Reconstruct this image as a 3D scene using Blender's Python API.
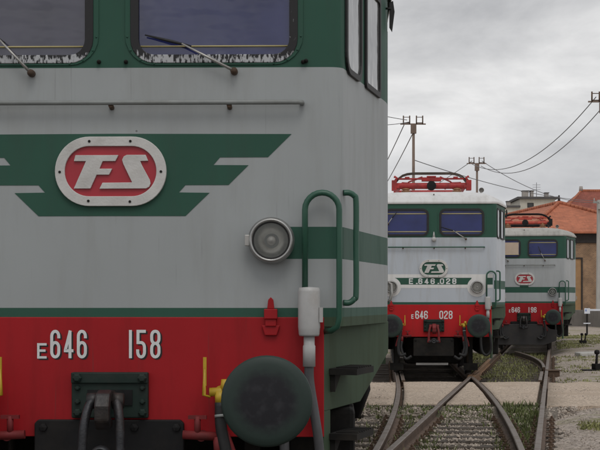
import bpy, bmesh, math, random
from math import sin, cos, pi, radians, sqrt
from mathutils import Vector, Matrix, noise

random.seed(7)
for o in list(bpy.data.objects): bpy.data.objects.remove(o)
S = bpy.context.scene
COL = S.collection

# ------------------------------------------------------------------ camera, sky, sun, exposure
F, HZ, CAMH = 1500.0, 300.0, 1.54            # focal length in photo pixels, horizon row, eye height over the rail top
cd = bpy.data.cameras.new('camera'); cam = bpy.data.objects.new('camera', cd); COL.objects.link(cam)
cam.location = (0, 0, CAMH); cam.rotation_euler = (radians(90), 0, 0)
cd.sensor_fit = 'HORIZONTAL'; cd.sensor_width = 36; cd.lens = 36 * F / 600
cd.shift_y = (HZ - 225) / 600; cd.clip_start = 0.1; cd.clip_end = 4000
S.camera = cam
S.render.resolution_x, S.render.resolution_y = 1024, 768

SUN_EL, SUN_AZ = radians(56), radians(172)   # azimuth clockwise from +Y (camera looks along +Y)
W = bpy.data.worlds.new('World'); S.world = W; W.use_nodes = True
nt = W.node_tree; N, L = nt.nodes, nt.links
bg = N['Background']; bg.inputs['Strength'].default_value = 0.1
sky = N.new('ShaderNodeTexSky'); sky.sky_type = 'NISHITA'; sky.sun_disc = False
sky.sun_elevation = SUN_EL; sky.sun_rotation = SUN_AZ
tc = N.new('ShaderNodeTexCoord'); sep = N.new('ShaderNodeSeparateXYZ'); L.new(tc.outputs['Generated'], sep.inputs[0])
def wmath(op, a, b):
    n = N.new('ShaderNodeMath'); n.operation = op
    for i, v in enumerate((a, b)):
        if hasattr(v, 'links'): L.new(v, n.inputs[i])
        else: n.inputs[i].default_value = v
    return n.outputs[0]
zc = wmath('ADD', wmath('MAXIMUM', sep.outputs['Z'], 0.0), 0.07)
cx_, cy_ = wmath('DIVIDE', sep.outputs['X'], zc), wmath('DIVIDE', sep.outputs['Y'], zc)
cmb = N.new('ShaderNodeCombineXYZ'); L.new(cx_, cmb.inputs[0]); L.new(cy_, cmb.inputs[1])
n1 = N.new('ShaderNodeTexNoise'); n1.inputs['Scale'].default_value = 6.5; n1.inputs['Detail'].default_value = 7
n1.inputs['Roughness'].default_value = 0.56; n1.inputs['Distortion'].default_value = 0.25
mp1 = N.new('ShaderNodeMapping'); mp1.inputs['Location'].default_value = (7.7, 2.1, 0.08); mp1.inputs['Scale'].default_value = (1.0, 1.0, 2.2)
L.new(tc.outputs['Generated'], mp1.inputs[0]); L.new(mp1.outputs[0], n1.inputs['Vector'])
rmp = N.new('ShaderNodeValToRGB'); n2_ = N.new('ShaderNodeTexNoise'); n2_.inputs['Scale'].default_value = 0.55; n2_.inputs['Detail'].default_value = 4; L.new(cmb.outputs[0], n2_.inputs['Vector'])
L.new(wmath('ADD', wmath('MULTIPLY', n1.outputs['Fac'], 0.6), wmath('MULTIPLY', n2_.outputs['Fac'], 0.4)), rmp.inputs[0])
el = rmp.color_ramp.elements
el[0].position = 0.37; el[0].color = (4.3, 4.32, 4.45, 1)
el[1].position = 0.63; el[1].color = (9.6, 9.5, 9.4, 1)
e = el.new(0.5); e.color = (6.6, 6.58, 6.62, 1)
mixw = N.new('ShaderNodeMixRGB'); mixw.inputs[0].default_value = 0.96
hzf = N.new('ShaderNodeMapRange'); hzf.inputs[1].default_value = 0.03; hzf.inputs[2].default_value = 0.13; hzf.inputs[3].default_value = 0.55; hzf.inputs[4].default_value = 0.0
L.new(sep.outputs['Z'], hzf.inputs[0])
mixh = N.new('ShaderNodeMixRGB'); mixh.inputs[2].default_value = (6.3, 6.4, 6.75, 1); L.new(hzf.outputs[0], mixh.inputs[0]); L.new(rmp.outputs[0], mixh.inputs[1])
L.new(sky.outputs[0], mixw.inputs[1]); L.new(mixh.outputs[0], mixw.inputs[2]); L.new(mixw.outputs[0], bg.inputs['Color'])

sd = bpy.data.lights.new('sun', 'SUN'); sd.energy = 0.6; sd.angle = radians(25); sd.color = (1, 0.96, 0.9)
sun = bpy.data.objects.new('sun', sd); COL.objects.link(sun); sun.location = (0, -5, 30)
sdir = Vector((sin(SUN_AZ) * cos(SUN_EL), cos(SUN_AZ) * cos(SUN_EL), sin(SUN_EL)))
sun.rotation_euler = sdir.to_track_quat('Z', 'Y').to_euler()
S.view_settings.view_transform = 'Standard'; S.view_settings.look = 'None'
S.view_settings.exposure = 0.0; S.view_settings.gamma = 1.0

# ------------------------------------------------------------------ materials
MATS = {}
def pmat(name, col, rough=0.5, metal=0.0, var=0.12, scale=6.0, dirt=None, damt=0.35, streak=False, bump=0.0, bscale=60.0,
         spec=0.5, island=0.0, coat=0.0, dlow=0.48, dhigh=0.72, chips=0.0):
    m = bpy.data.materials.new(name); m.use_nodes = True; MATS[name] = m
    t = m.node_tree; n, l = t.nodes, t.links; p = n['Principled BSDF']
    p.inputs['Roughness'].default_value = rough; p.inputs['Metallic'].default_value = metal
    p.inputs['Specular IOR Level'].default_value = spec
    if coat: p.inputs['Coat Weight'].default_value = coat; p.inputs['Coat Roughness'].default_value = 0.12
    tc = n.new('ShaderNodeTexCoord')
    nz = n.new('ShaderNodeTexNoise'); nz.inputs['Scale'].default_value = scale; nz.inputs['Detail'].default_value = 6
    l.new(tc.outputs['Object'], nz.inputs['Vector'])
    mr = n.new('ShaderNodeMapRange'); mr.inputs[1].default_value = 0.3; mr.inputs[2].default_value = 0.7
    mr.inputs[3].default_value = 1 - var; mr.inputs[4].default_value = 1 + var
    l.new(nz.outputs['Fac'], mr.inputs[0])
    fac = mr.outputs[0]
    if island:
        g = n.new('ShaderNodeNewGeometry'); mi = n.new('ShaderNodeMapRange')
        mi.inputs[3].default_value = 1 - island; mi.inputs[4].default_value = 1 + island
        l.new(g.outputs['Random Per Island'], mi.inputs[0])
        mm = n.new('ShaderNodeMath'); mm.operation = 'MULTIPLY'; l.new(fac, mm.inputs[0]); l.new(mi.outputs[0], mm.inputs[1]); fac = mm.outputs[0]
    vm = n.new('ShaderNodeVectorMath'); vm.operation = 'SCALE'; vm.inputs[0].default_value = col[:3]
    l.new(fac, vm.inputs['Scale']); out = vm.outputs[0]
    if dirt:
        mp = n.new('ShaderNodeMapping'); mp.inputs['Scale'].default_value = (4, 4, 0.6) if streak else (3, 3, 3)
        l.new(tc.outputs['Object'], mp.inputs[0])
        nd = n.new('ShaderNodeTexNoise'); nd.inputs['Scale'].default_value = 1.6; nd.inputs['Detail'].default_value = 8; nd.inputs['Roughness'].default_value = 0.65
        l.new(mp.outputs[0], nd.inputs['Vector'])
        md = n.new('ShaderNodeMapRange'); md.inputs[1].default_value = dlow; md.inputs[2].default_value = dhigh; md.inputs[4].default_value = damt
        l.new(nd.outputs['Fac'], md.inputs[0])
        mx = n.new('ShaderNodeMixRGB'); mx.inputs[2].default_value = (*dirt, 1); l.new(md.outputs[0], mx.inputs[0]); l.new(out, mx.inputs[1]); out = mx.outputs[0]
        rr = n.new('ShaderNodeMapRange'); rr.inputs[3].default_value = rough; rr.inputs[4].default_value = min(1, rough + 0.3)
        l.new(md.outputs[0], rr.inputs[0]); l.new(rr.outputs[0], p.inputs['Roughness'])
    if chips:
        vo = n.new('ShaderNodeTexVoronoi'); vo.inputs['Scale'].default_value = 6.5; l.new(tc.outputs['Object'], vo.inputs['Vector'])
        sc_ = n.new('ShaderNodeSeparateXYZ'); l.new(vo.outputs['Color'], sc_.inputs[0])
        sz = n.new('ShaderNodeMapRange'); sz.inputs[1].default_value = 0.6; sz.inputs[2].default_value = 1.0; sz.inputs[3].default_value = 0.0; sz.inputs[4].default_value = 0.055; l.new(sc_.outputs[0], sz.inputs[0])
        lt = n.new('ShaderNodeMath'); lt.operation = 'LESS_THAN'; l.new(vo.outputs['Distance'], lt.inputs[0]); l.new(sz.outputs[0], lt.inputs[1])
        mps = n.new('ShaderNodeMapping'); mps.inputs['Scale'].default_value = (55, 55, 1.3); l.new(tc.outputs['Object'], mps.inputs[0])
        ns = n.new('ShaderNodeTexNoise'); ns.inputs['Scale'].default_value = 1.0; ns.inputs['Detail'].default_value = 3; l.new(mps.outputs[0], ns.inputs['Vector'])
        ms = n.new('ShaderNodeMapRange'); ms.inputs[1].default_value = 0.66; ms.inputs[2].default_value = 0.74; ms.inputs[4].default_value = 0.45; l.new(ns.outputs['Fac'], ms.inputs[0])
        mxx = n.new('ShaderNodeMath'); mxx.operation = 'MAXIMUM'; l.new(lt.outputs[0], mxx.inputs[0]); l.new(ms.outputs[0], mxx.inputs[1])
        mc = n.new('ShaderNodeMath'); mc.operation = 'MULTIPLY'; mc.inputs[1].default_value = chips; l.new(mxx.outputs[0], mc.inputs[0])
        cx = n.new('ShaderNodeMixRGB'); cx.inputs[2].default_value = (0.06, 0.045, 0.04, 1); l.new(mc.outputs[0], cx.inputs[0]); l.new(out, cx.inputs[1]); out = cx.outputs[0]
    l.new(out, p.inputs['Base Color'])
    if bump:
        nb = n.new('ShaderNodeTexNoise'); nb.inputs['Scale'].default_value = bscale; nb.inputs['Detail'].default_value = 4
        l.new(tc.outputs['Object'], nb.inputs['Vector'])
        b = n.new('ShaderNodeBump'); b.inputs['Strength'].default_value = bump; b.inputs['Distance'].default_value = 0.02
        l.new(nb.outputs['Fac'], b.inputs['Height']); l.new(b.outputs[0], p.inputs['Normal'])
    return m
def glass(name, col, alpha, rough=0.03):
    m = bpy.data.materials.new(name); m.use_nodes = True; MATS[name] = m
    t = m.node_tree; n, l = t.nodes, t.links; p = n['Principled BSDF']
    p.inputs['Base Color'].default_value = (*col, 1); p.inputs['Roughness'].default_value = rough
    p.inputs['Specular IOR Level'].default_value = 0.6
    nb = n.new('ShaderNodeTexNoise'); nb.inputs['Scale'].default_value = 3.0
    bu = n.new('ShaderNodeBump'); bu.inputs['Strength'].default_value = 0.06; bu.inputs['Distance'].default_value = 0.05; l.new(nb.outputs['Fac'], bu.inputs['Height']); l.new(bu.outputs[0], p.inputs['Normal'])
    tc = n.new('ShaderNodeTexCoord'); nz = n.new('ShaderNodeTexNoise'); nz.inputs['Scale'].default_value = 2.2; nz.inputs['Detail'].default_value = 3
    l.new(tc.outputs['Object'], nz.inputs['Vector'])
    rp = n.new('ShaderNodeMapRange'); rp.inputs[1].default_value = 0.35; rp.inputs[2].default_value = 0.7
    rp.inputs[3].default_value = rough; rp.inputs[4].default_value = rough + 0.12
    l.new(nz.outputs['Fac'], rp.inputs[0]); l.new(rp.outputs[0], p.inputs['Roughness'])
    cr = n.new('ShaderNodeMapRange'); cr.inputs[1].default_value = 0.3; cr.inputs[2].default_value = 0.7; cr.inputs[3].default_value = 0.75; cr.inputs[4].default_value = 1.3
    l.new(nz.outputs['Fac'], cr.inputs[0])
    vm = n.new('ShaderNodeVectorMath'); vm.operation = 'SCALE'; vm.inputs[0].default_value = col; l.new(cr.outputs[0], vm.inputs['Scale']); l.new(vm.outputs[0], p.inputs['Base Color'])
    if alpha < 1:
        tr = n.new('ShaderNodeBsdfTransparent'); tr.inputs[0].default_value = (0.75, 0.8, 1, 1)
        mx = n.new('ShaderNodeMixShader'); mx.inputs[0].default_value = alpha
        l.new(tr.outputs[0], mx.inputs[1]); l.new(p.outputs[0], mx.inputs[2]); l.new(mx.outputs[0], n['Material Output'].inputs[0])
    return m

pmat('cable_grey', (0.075, 0.075, 0.08), 0.5, var=0.15, scale=12)
pmat('lamp_metal', (0.42, 0.42, 0.41), 0.3, metal=0.7, var=0.12, scale=14, dirt=(0.12, 0.11, 0.1), damt=0.5)
pmat('grey_paint', (0.375, 0.398, 0.403), 0.5, spec=.3, chips=.6, var=0.07, scale=0.9, dirt=(0.25, 0.24, 0.22), damt=0.4, streak=True, bump=0.06, bscale=4, dlow=.48, dhigh=.85)
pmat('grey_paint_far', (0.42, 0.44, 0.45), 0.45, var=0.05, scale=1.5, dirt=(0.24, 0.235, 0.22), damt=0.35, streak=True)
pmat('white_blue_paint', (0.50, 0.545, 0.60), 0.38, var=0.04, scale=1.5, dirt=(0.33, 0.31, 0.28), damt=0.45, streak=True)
pmat('white_paint', (0.75, 0.75, 0.74), 0.4, var=0.04, scale=3, dirt=(0.4, 0.37, 0.33), damt=0.4, streak=True)
pmat('white_roof', (0.70, 0.70, 0.70), 0.5, var=0.05, scale=2, dirt=(0.4, 0.37, 0.33), damt=0.4, streak=True)
pmat('dirty_roof', (0.42, 0.41, 0.38), 0.6, var=0.08, scale=2, dirt=(0.2, 0.19, 0.17), damt=0.6, streak=True)
pmat('green_paint', (0.037, 0.104, 0.074), 0.55, spec=.2, chips=.5, var=0.06, scale=2, dirt=(0.05, 0.085, 0.07), damt=0.5, streak=True, bump=0.05, bscale=9)
pmat('lower_green_paint', (0.062, 0.094, 0.058), 0.7, spec=.15, var=0.08, scale=2, dirt=(0.07, 0.075, 0.05), damt=0.6, streak=True)
pmat('handrail_green', (0.028, 0.10, 0.066), 0.35, var=0.06, scale=9)
pmat('red_paint', (0.375, 0.009, 0.014), 0.5, chips=.7, spec=.3, var=0.10, scale=1.2, dirt=(0.19, 0.008, 0.010), damt=0.5, streak=True, bump=0.05, bscale=9)
pmat('bright_red_paint', (0.50, 0.012, 0.016), 0.5, spec=.3, var=0.08, scale=2, dirt=(0.22, 0.03, 0.025), damt=0.4, streak=True)
pmat('badge_red', (0.42, 0.03, 0.045), 0.4, var=0.06, scale=6)
pmat('panto_red', (0.36, 0.022, 0.022), 0.5, var=0.2, scale=8, dirt=(0.10, 0.03, 0.03), damt=0.75)
pmat('panto_faded_red', (0.5, 0.07, 0.045), 0.6, var=0.2, scale=8, dirt=(0.1, 0.05, 0.04), damt=0.6)
pmat('dull_red_pipe', (0.19, 0.022, 0.024), 0.6, spec=.3, var=0.2, scale=12, dirt=(0.07, 0.04, 0.035), damt=0.6)
pmat('yellow_paint', (0.52, 0.34, 0.02), 0.45, var=0.12, scale=14, dirt=(0.2, 0.14, 0.05), damt=0.5)
pmat('white_lettering', (0.74, 0.76, 0.76), 0.5, var=0.06, scale=14, dirt=(0.4, 0.38, 0.36), damt=0.35)
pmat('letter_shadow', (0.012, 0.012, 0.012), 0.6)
pmat('cast_alu', (0.62, 0.61, 0.59), 0.45, metal=0.0, var=0.08, scale=10, dirt=(0.36, 0.33, 0.3), damt=0.5, bump=0.1, bscale=80)
pmat('bare_metal', (0.45, 0.44, 0.42), 0.38, metal=0.6, var=0.12, scale=12, dirt=(0.16, 0.13, 0.11), damt=0.6)
pmat('grey_tube', (0.24, 0.255, 0.25), 0.4, var=0.1, scale=12, dirt=(0.16, 0.16, 0.14), damt=0.5)
pmat('black_rubber', (0.018, 0.018, 0.019), 0.6, var=0.2, scale=20)
pmat('grease_steel', (0.035, 0.033, 0.034), 0.42, metal=0.4, var=0.3, scale=18, dirt=(0.1, 0.07, 0.05), damt=0.5, bump=0.15, bscale=40)
pmat('link_steel', (0.05, 0.051, 0.056), 0.45, metal=0.6, var=0.25, scale=14, dirt=(0.07, 0.05, 0.04), damt=0.7, bump=0.2, bscale=50)
pmat('black_frame', (0.010, 0.010, 0.011), 0.6, spec=.25, var=0.25, scale=8, dirt=(0.035, 0.03, 0.026), damt=0.5)
pmat('underframe', (0.018, 0.017, 0.016), 0.75, spec=.2, var=0.3, scale=6, dirt=(0.06, 0.05, 0.04), damt=0.5)
pmat('pilot_grey', (0.032, 0.03, 0.031), 0.6, var=0.15, scale=4, dirt=(0.075, 0.065, 0.055), damt=0.5)
pmat('buffer_green', (0.016, 0.030, 0.025), 0.55, spec=.25, var=0.2, scale=6, dirt=(0.05, 0.05, 0.045), damt=0.6)
pmat('buffer_grease', (0.022, 0.022, 0.026), 0.35, var=0.35, scale=14, bump=0.3, bscale=26)
pmat('insulator_brown', (0.28, 0.13, 0.06), 0.3, var=0.1)
pmat('ceramic_white', (0.46, 0.46, 0.455), 0.35, var=0.06, scale=15, dirt=(0.3, 0.25, 0.2), damt=0.5)
pmat('cab_interior', (0.10, 0.11, 0.11), 0.8, var=0.15)
pmat('pale_beige', (0.58, 0.46, 0.36), 0.8, var=0.08)
pmat('yellow_trim', (0.50, 0.43, 0.2), 0.5, var=0.05)
pmat('rust_steel', (0.115, 0.07, 0.044), 0.75, var=0.3, scale=9, dirt=(0.055, 0.042, 0.034), damt=0.7, bump=0.15, bscale=70)
pmat('rail_head', (0.17, 0.138, 0.115), 0.5, metal=0.2, var=0.10, scale=3, dirt=(0.13, 0.09, 0.065), damt=0.6)
pmat('orange_rust', (0.25, 0.135, 0.06), 0.7, var=0.25, scale=6, dirt=(0.2, 0.09, 0.04), damt=0.6)
pmat('sleeper_wood', (0.075, 0.06, 0.048), 0.85, var=0.25, scale=7, dirt=(0.15, 0.125, 0.10), damt=0.6, bump=0.4, bscale=30)
pmat('ballast_stone', (0.40, 0.345, 0.295), 0.9, spec=.2, var=0.2, scale=12, island=0.5)
pmat('gravel_stone', (0.37, 0.32, 0.275), 0.85, var=0.15, scale=12, island=0.35)
pmat('grass_blade', (0.235, 0.24, 0.095), 0.6, var=0.25, scale=0.9, island=0.55)
pmat('weed_blade', (0.14, 0.165, 0.06), 0.55, var=0.25, scale=0.9, island=0.6)
pmat('concrete', (0.46, 0.45, 0.42), 0.8, var=0.1, scale=1.5, dirt=(0.28, 0.26, 0.23), damt=0.5, streak=True, bump=0.1)
pmat('grey_wall', (0.18, 0.165, 0.15), 0.85, var=0.15, scale=1.0, dirt=(0.09, 0.085, 0.07), damt=0.6, streak=True)
pmat('wood_pole', (0.20, 0.145, 0.115), 0.8, var=0.2, scale=2.5, dirt=(0.3, 0.24, 0.2), damt=0.5, streak=True)
pmat('dark_matte', (0.035, 0.03, 0.028), 0.8, var=0.2)
pmat('wire', (0.16, 0.16, 0.17), 0.6)
pmat('cream_wall', (0.62, 0.59, 0.51), 0.85, var=0.06, scale=0.5, dirt=(0.36, 0.33, 0.27), damt=0.4, streak=True)
pmat('dark_slab', (0.10, 0.095, 0.095), 0.8)
pmat('chimney_plaster', (0.40, 0.37, 0.34), 0.85, var=0.1)
pmat('orange_brick', (0.40, 0.235, 0.115), 0.85, var=0.12, scale=2.0, dirt=(0.3, 0.17, 0.09), damt=0.4)
pmat('sign_white', (0.74, 0.77, 0.84), 0.5, var=0.04)
pmat('sign_blue', (0.25, 0.33, 0.6), 0.5)
glass('windscreen_glass', (0.026, 0.032, 0.125), 0.90, .015)
glass('blue_glass', (0.022, 0.032, 0.155), 0.90, .015)
glass('windscreen_glass_reflect', (0.072, 0.07, 0.105), 0.90, .015)  # left pane: grey hazy reflection painted into the base colour
for k in ('windscreen_glass', 'windscreen_glass_reflect'): MATS[k].node_tree.nodes['Principled BSDF'].inputs['IOR'].default_value = 1.8
glass('side_glass', (0.32, 0.32, 0.32), 1.0, 0.015)
MATS['side_glass'].node_tree.nodes['Principled BSDF'].inputs['Metallic'].default_value = 0.6
glass('dark_pane', (0.02, 0.022, 0.022), 1.0, 0.02)
glass('lens_glass', (0.2, 0.2, 0.2), 0.18, 0.03)
for nd in MATS['lens_glass'].node_tree.nodes:
    if nd.type == 'BSDF_TRANSPARENT': nd.inputs[0].default_value = (.9, .9, .88, 1)
pmat('mirror_metal', (0.82, 0.82, 0.80), 0.28, metal=1.0, var=0.1, scale=25)

def brick_mat(name, c1, c2, mortar, scale):
    m = bpy.data.materials.new(name); m.use_nodes = True; MATS[name] = m
    n, l = m.node_tree.nodes, m.node_tree.links; p = n['Principled BSDF']; p.inputs['Roughness'].default_value = 0.85
    tc = n.new('ShaderNodeTexCoord'); sp = n.new('ShaderNodeSeparateXYZ'); l.new(tc.outputs['Object'], sp.inputs[0])
    ad = n.new('ShaderNodeMath'); l.new(sp.outputs[0], ad.inputs[0]); l.new(sp.outputs[1], ad.inputs[1])
    cb = n.new('ShaderNodeCombineXYZ'); l.new(ad.outputs[0], cb.inputs[0]); l.new(sp.outputs[2], cb.inputs[1])
    b = n.new('ShaderNodeTexBrick'); b.inputs['Scale'].default_value = scale; b.inputs['Color1'].default_value = (*c1, 1)
    b.inputs['Color2'].default_value = (*c2, 1); b.inputs['Mortar'].default_value = (*mortar, 1); b.inputs['Mortar Size'].default_value = 0.018
    l.new(cb.outputs[0], b.inputs['Vector'])
    nz = n.new('ShaderNodeTexNoise'); nz.inputs['Scale'].default_value = 1.2; nz.inputs['Detail'].default_value = 8; l.new(tc.outputs['Object'], nz.inputs['Vector'])
    mr = n.new('ShaderNodeMapRange'); mr.inputs[1].default_value = 0.3; mr.inputs[2].default_value = 0.7; mr.inputs[3].default_value = 0.72; mr.inputs[4].default_value = 1.25
    l.new(nz.outputs['Fac'], mr.inputs[0])
    vm = n.new('ShaderNodeVectorMath'); vm.operation = 'SCALE'; l.new(b.outputs['Color'], vm.inputs[0]); l.new(mr.outputs[0], vm.inputs['Scale']); l.new(vm.outputs[0], p.inputs['Base Color'])
    bu = n.new('ShaderNodeBump'); bu.inputs['Strength'].default_value = 0.5; bu.inputs['Distance'].default_value = 0.02; l.new(b.outputs['Fac'], bu.inputs['Height']); bu.invert = True
    l.new(bu.outputs[0], p.inputs['Normal'])
brick_mat('brown_brick', (0.37, 0.225, 0.125), (0.27, 0.165, 0.10), (0.36, 0.29, 0.22), 3.2)

def tile_mat(name, c, across):
    m = bpy.data.materials.new(name); m.use_nodes = True; MATS[name] = m
    n, l = m.node_tree.nodes, m.node_tree.links; p = n['Principled BSDF']; p.inputs['Roughness'].default_value = 0.8
    tc = n.new('ShaderNodeTexCoord')
    nz = n.new('ShaderNodeTexNoise'); nz.inputs['Scale'].default_value = 0.7; nz.inputs['Detail'].default_value = 9; nz.inputs['Roughness'].default_value = 0.7
    l.new(tc.outputs['Object'], nz.inputs['Vector'])
    vo = n.new('ShaderNodeTexVoronoi'); vo.inputs['Scale'].default_value = 3.4; l.new(tc.outputs['Object'], vo.inputs['Vector'])
    sv = n.new('ShaderNodeSeparateXYZ'); l.new(vo.outputs['Color'], sv.inputs[0])
    mr = n.new('ShaderNodeMapRange'); mr.inputs[3].default_value = 0.86; mr.inputs[4].default_value = 1.14; l.new(sv.outputs[0], mr.inputs[0])
    m2 = n.new('ShaderNodeMapRange'); m2.inputs[1].default_value = 0.3; m2.inputs[2].default_value = 0.7; m2.inputs[3].default_value = 0.75; m2.inputs[4].default_value = 1.2; l.new(nz.outputs['Fac'], m2.inputs[0])
    mm = n.new('ShaderNodeMath'); mm.operation = 'MULTIPLY'; l.new(mr.outputs[0], mm.inputs[0]); l.new(m2.outputs[0], mm.inputs[1])
    vm = n.new('ShaderNodeVectorMath'); vm.operation = 'SCALE'; vm.inputs[0].default_value = c; l.new(mm.outputs[0], vm.inputs['Scale']); l.new(vm.outputs[0], p.inputs['Base Color'])
    wv = n.new('ShaderNodeTexWave'); wv.bands_direction = across; wv.inputs['Scale'].default_value = 1.6; l.new(tc.outputs['Object'], wv.inputs['Vector'])
    bu = n.new('ShaderNodeBump'); bu.inputs['Strength'].default_value = 0.5; bu.inputs['Distance'].default_value = 0.04; l.new(wv.outputs['Fac'], bu.inputs['Height']); l.new(bu.outputs[0], p.inputs['Normal'])
tile_mat('orange_tile', (0.44, 0.15, 0.08), 'X')
tile_mat('dark_red_tile', (0.26, 0.075, 0.05), 'X')

def ground_mat(name, gravel, dirt, grass, gmin, gmax):
    m = bpy.data.materials.new(name); m.use_nodes = True; MATS[name] = m
    n, l = m.node_tree.nodes, m.node_tree.links; p = n['Principled BSDF']; p.inputs['Roughness'].default_value = 0.95; p.inputs['Specular IOR Level'].default_value = 0.2
    tc = n.new('ShaderNodeTexCoord')
    def nzf(scale, det=8, ro=0.6):
        q = n.new('ShaderNodeTexNoise'); q.inputs['Scale'].default_value = scale; q.inputs['Detail'].default_value = det; q.inputs['Roughness'].default_value = ro
        l.new(tc.outputs['Object'], q.inputs['Vector']); return q.outputs['Fac']
    def mrg(v, a, b, c=0.0, d=1.0):
        q = n.new('ShaderNodeMapRange'); q.inputs[1].default_value = a; q.inputs[2].default_value = b; q.inputs[3].default_value = c; q.inputs[4].default_value = d
        l.new(v, q.inputs[0]); return q.outputs[0]
    def mix(f, a, b):
        q = n.new('ShaderNodeMixRGB'); l.new(f, q.inputs[0])
        for i, v in ((1, a), (2, b)):
            if isinstance(v, tuple): q.inputs[i].default_value = (*v, 1)
            else: l.new(v, q.inputs[i])
        return q.outputs[0]
    vo = n.new('ShaderNodeTexVoronoi'); vo.inputs['Scale'].default_value = 28; l.new(tc.outputs['Object'], vo.inputs['Vector'])
    sv = n.new('ShaderNodeSeparateXYZ'); l.new(vo.outputs['Color'], sv.inputs[0])
    spk = mrg(sv.outputs[0], 0, 1, 0.6, 1.35)
    vm = n.new('ShaderNodeVectorMath'); vm.operation = 'SCALE'; vm.inputs[0].default_value = gravel; l.new(spk, vm.inputs['Scale'])
    c = mix(mrg(nzf(0.9), 0.5, 0.66), vm.outputs[0], dirt)
    if grass: c = mix(mrg(nzf(0.55, 10, 0.68), gmin, gmax), c, grass)
    l.new(c, p.inputs['Base Color'])
    bu = n.new('ShaderNodeBump'); bu.inputs['Strength'].default_value = 0.6; bu.inputs['Distance'].default_value = 0.03
    l.new(vo.outputs['Distance'], bu.inputs['Height']); l.new(bu.outputs[0], p.inputs['Normal'])
ground_mat('yard_ground', (0.42, 0.36, 0.315), (0.34, 0.285, 0.235), (0.23, 0.22, 0.12), 0.52, 0.62)
ground_mat('ballast_bed', (0.22, 0.19, 0.16), (0.11, 0.092, 0.072), (0.09, 0.095, 0.045), 0.54, 0.66)
ground_mat('low_bounce_bed', (0.12, 0.105, 0.09), (0.06, 0.05, 0.042), None, 0, 1)  # dark ground, added to weaken bounce light on the near locomotive
ground_mat('sandy_path', (0.49, 0.40, 0.32), (0.42, 0.335, 0.26), None, 0, 1)
for nd in MATS['sandy_path'].node_tree.nodes:
    if nd.type == 'BUMP': nd.inputs['Strength'].default_value = 0.25
    if nd.type == 'TEX_VORONOI': nd.inputs['Scale'].default_value = 45

def buffer_mat():
    m = bpy.data.materials.new('buffer_face'); m.use_nodes = True; MATS['buffer_face'] = m
    n, l = m.node_tree.nodes, m.node_tree.links; p = n['Principled BSDF']; p.inputs['Roughness'].default_value = 0.5; p.inputs['Specular IOR Level'].default_value = 0.35
    tc = n.new('ShaderNodeTexCoord'); sp = n.new('ShaderNodeSeparateXYZ'); l.new(tc.outputs['Object'], sp.inputs[0])
    cb = n.new('ShaderNodeCombineXYZ'); l.new(sp.outputs[0], cb.inputs[0]); l.new(sp.outputs[2], cb.inputs[2])
    ln = n.new('ShaderNodeVectorMath'); ln.operation = 'LENGTH'; l.new(cb.outputs[0], ln.inputs[0])
    nz = n.new('ShaderNodeTexNoise'); nz.inputs['Scale'].default_value = 11; nz.inputs['Detail'].default_value = 8; nz.inputs['Roughness'].default_value = 0.65; l.new(tc.outputs['Object'], nz.inputs['Vector'])
    ml = n.new('ShaderNodeMath'); ml.operation = 'MULTIPLY_ADD'; ml.inputs[1].default_value = 0.09; l.new(nz.outputs['Fac'], ml.inputs[0]); l.new(ln.outputs['Value'], ml.inputs[2])
    mr = n.new('ShaderNodeMapRange'); mr.inputs[1].default_value = 0.165; mr.inputs[2].default_value = 0.225; l.new(ml.outputs[0], mr.inputs[0])
    c1 = n.new('ShaderNodeMixRGB'); c1.inputs[1].default_value = (0.014, 0.014, 0.018, 1); c1.inputs[2].default_value = (0.028, 0.028, 0.033, 1)
    n2 = n.new('ShaderNodeTexNoise'); n2.inputs['Scale'].default_value = 22; n2.inputs['Detail'].default_value = 6; l.new(tc.outputs['Object'], n2.inputs['Vector'])
    r2 = n.new('ShaderNodeMapRange'); r2.inputs[1].default_value = 0.5; r2.inputs[2].default_value = 0.7; l.new(n2.outputs['Fac'], r2.inputs[0]); l.new(r2.outputs[0], c1.inputs[0])
    c2 = n.new('ShaderNodeMixRGB'); c2.inputs[2].default_value = (0.026, 0.042, 0.036, 1); l.new(mr.outputs[0], c2.inputs[0]); l.new(c1.outputs[0], c2.inputs[1]); l.new(c2.outputs[0], p.inputs['Base Color'])
buffer_mat()
# worn window seal: black rubber with flaking white paint
def worn_mat():
    m = bpy.data.materials.new('worn_seal'); m.use_nodes = True; MATS['worn_seal'] = m
    n, l = m.node_tree.nodes, m.node_tree.links; p = n['Principled BSDF']; p.inputs['Roughness'].default_value = 0.7
    tc = n.new('ShaderNodeTexCoord'); mp = n.new('ShaderNodeMapping'); mp.inputs['Scale'].default_value = (60, 30, 22); l.new(tc.outputs['Object'], mp.inputs[0])
    nz = n.new('ShaderNodeTexNoise'); nz.inputs['Scale'].default_value = 1.5; nz.inputs['Detail'].default_value = 5; l.new(mp.outputs[0], nz.inputs['Vector'])
    sp = n.new('ShaderNodeSeparateXYZ'); l.new(tc.outputs['Object'], sp.inputs[0])
    # old white paint survives along the sill only, flaked off up the uprights
    mr = n.new('ShaderNodeMapRange'); mr.inputs[1].default_value = 2.86; mr.inputs[2].default_value = 2.93; mr.inputs[3].default_value = 0.10; mr.inputs[4].default_value = -0.19; l.new(sp.outputs[2], mr.inputs[0])
    ad = n.new('ShaderNodeMath'); l.new(nz.outputs['Fac'], ad.inputs[0]); l.new(mr.outputs[0], ad.inputs[1])
    rp = n.new('ShaderNodeMapRange'); rp.inputs[1].default_value = 0.50; rp.inputs[2].default_value = 0.60; l.new(ad.outputs[0], rp.inputs[0])
    mx = n.new('ShaderNodeMixRGB'); mx.inputs[1].default_value = (0.02, 0.02, 0.022, 1); mx.inputs[2].default_value = (0.48, 0.49, 0.51, 1)
    l.new(rp.outputs[0], mx.inputs[0]); l.new(mx.outputs[0], p.inputs['Base Color'])
worn_mat()

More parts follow.
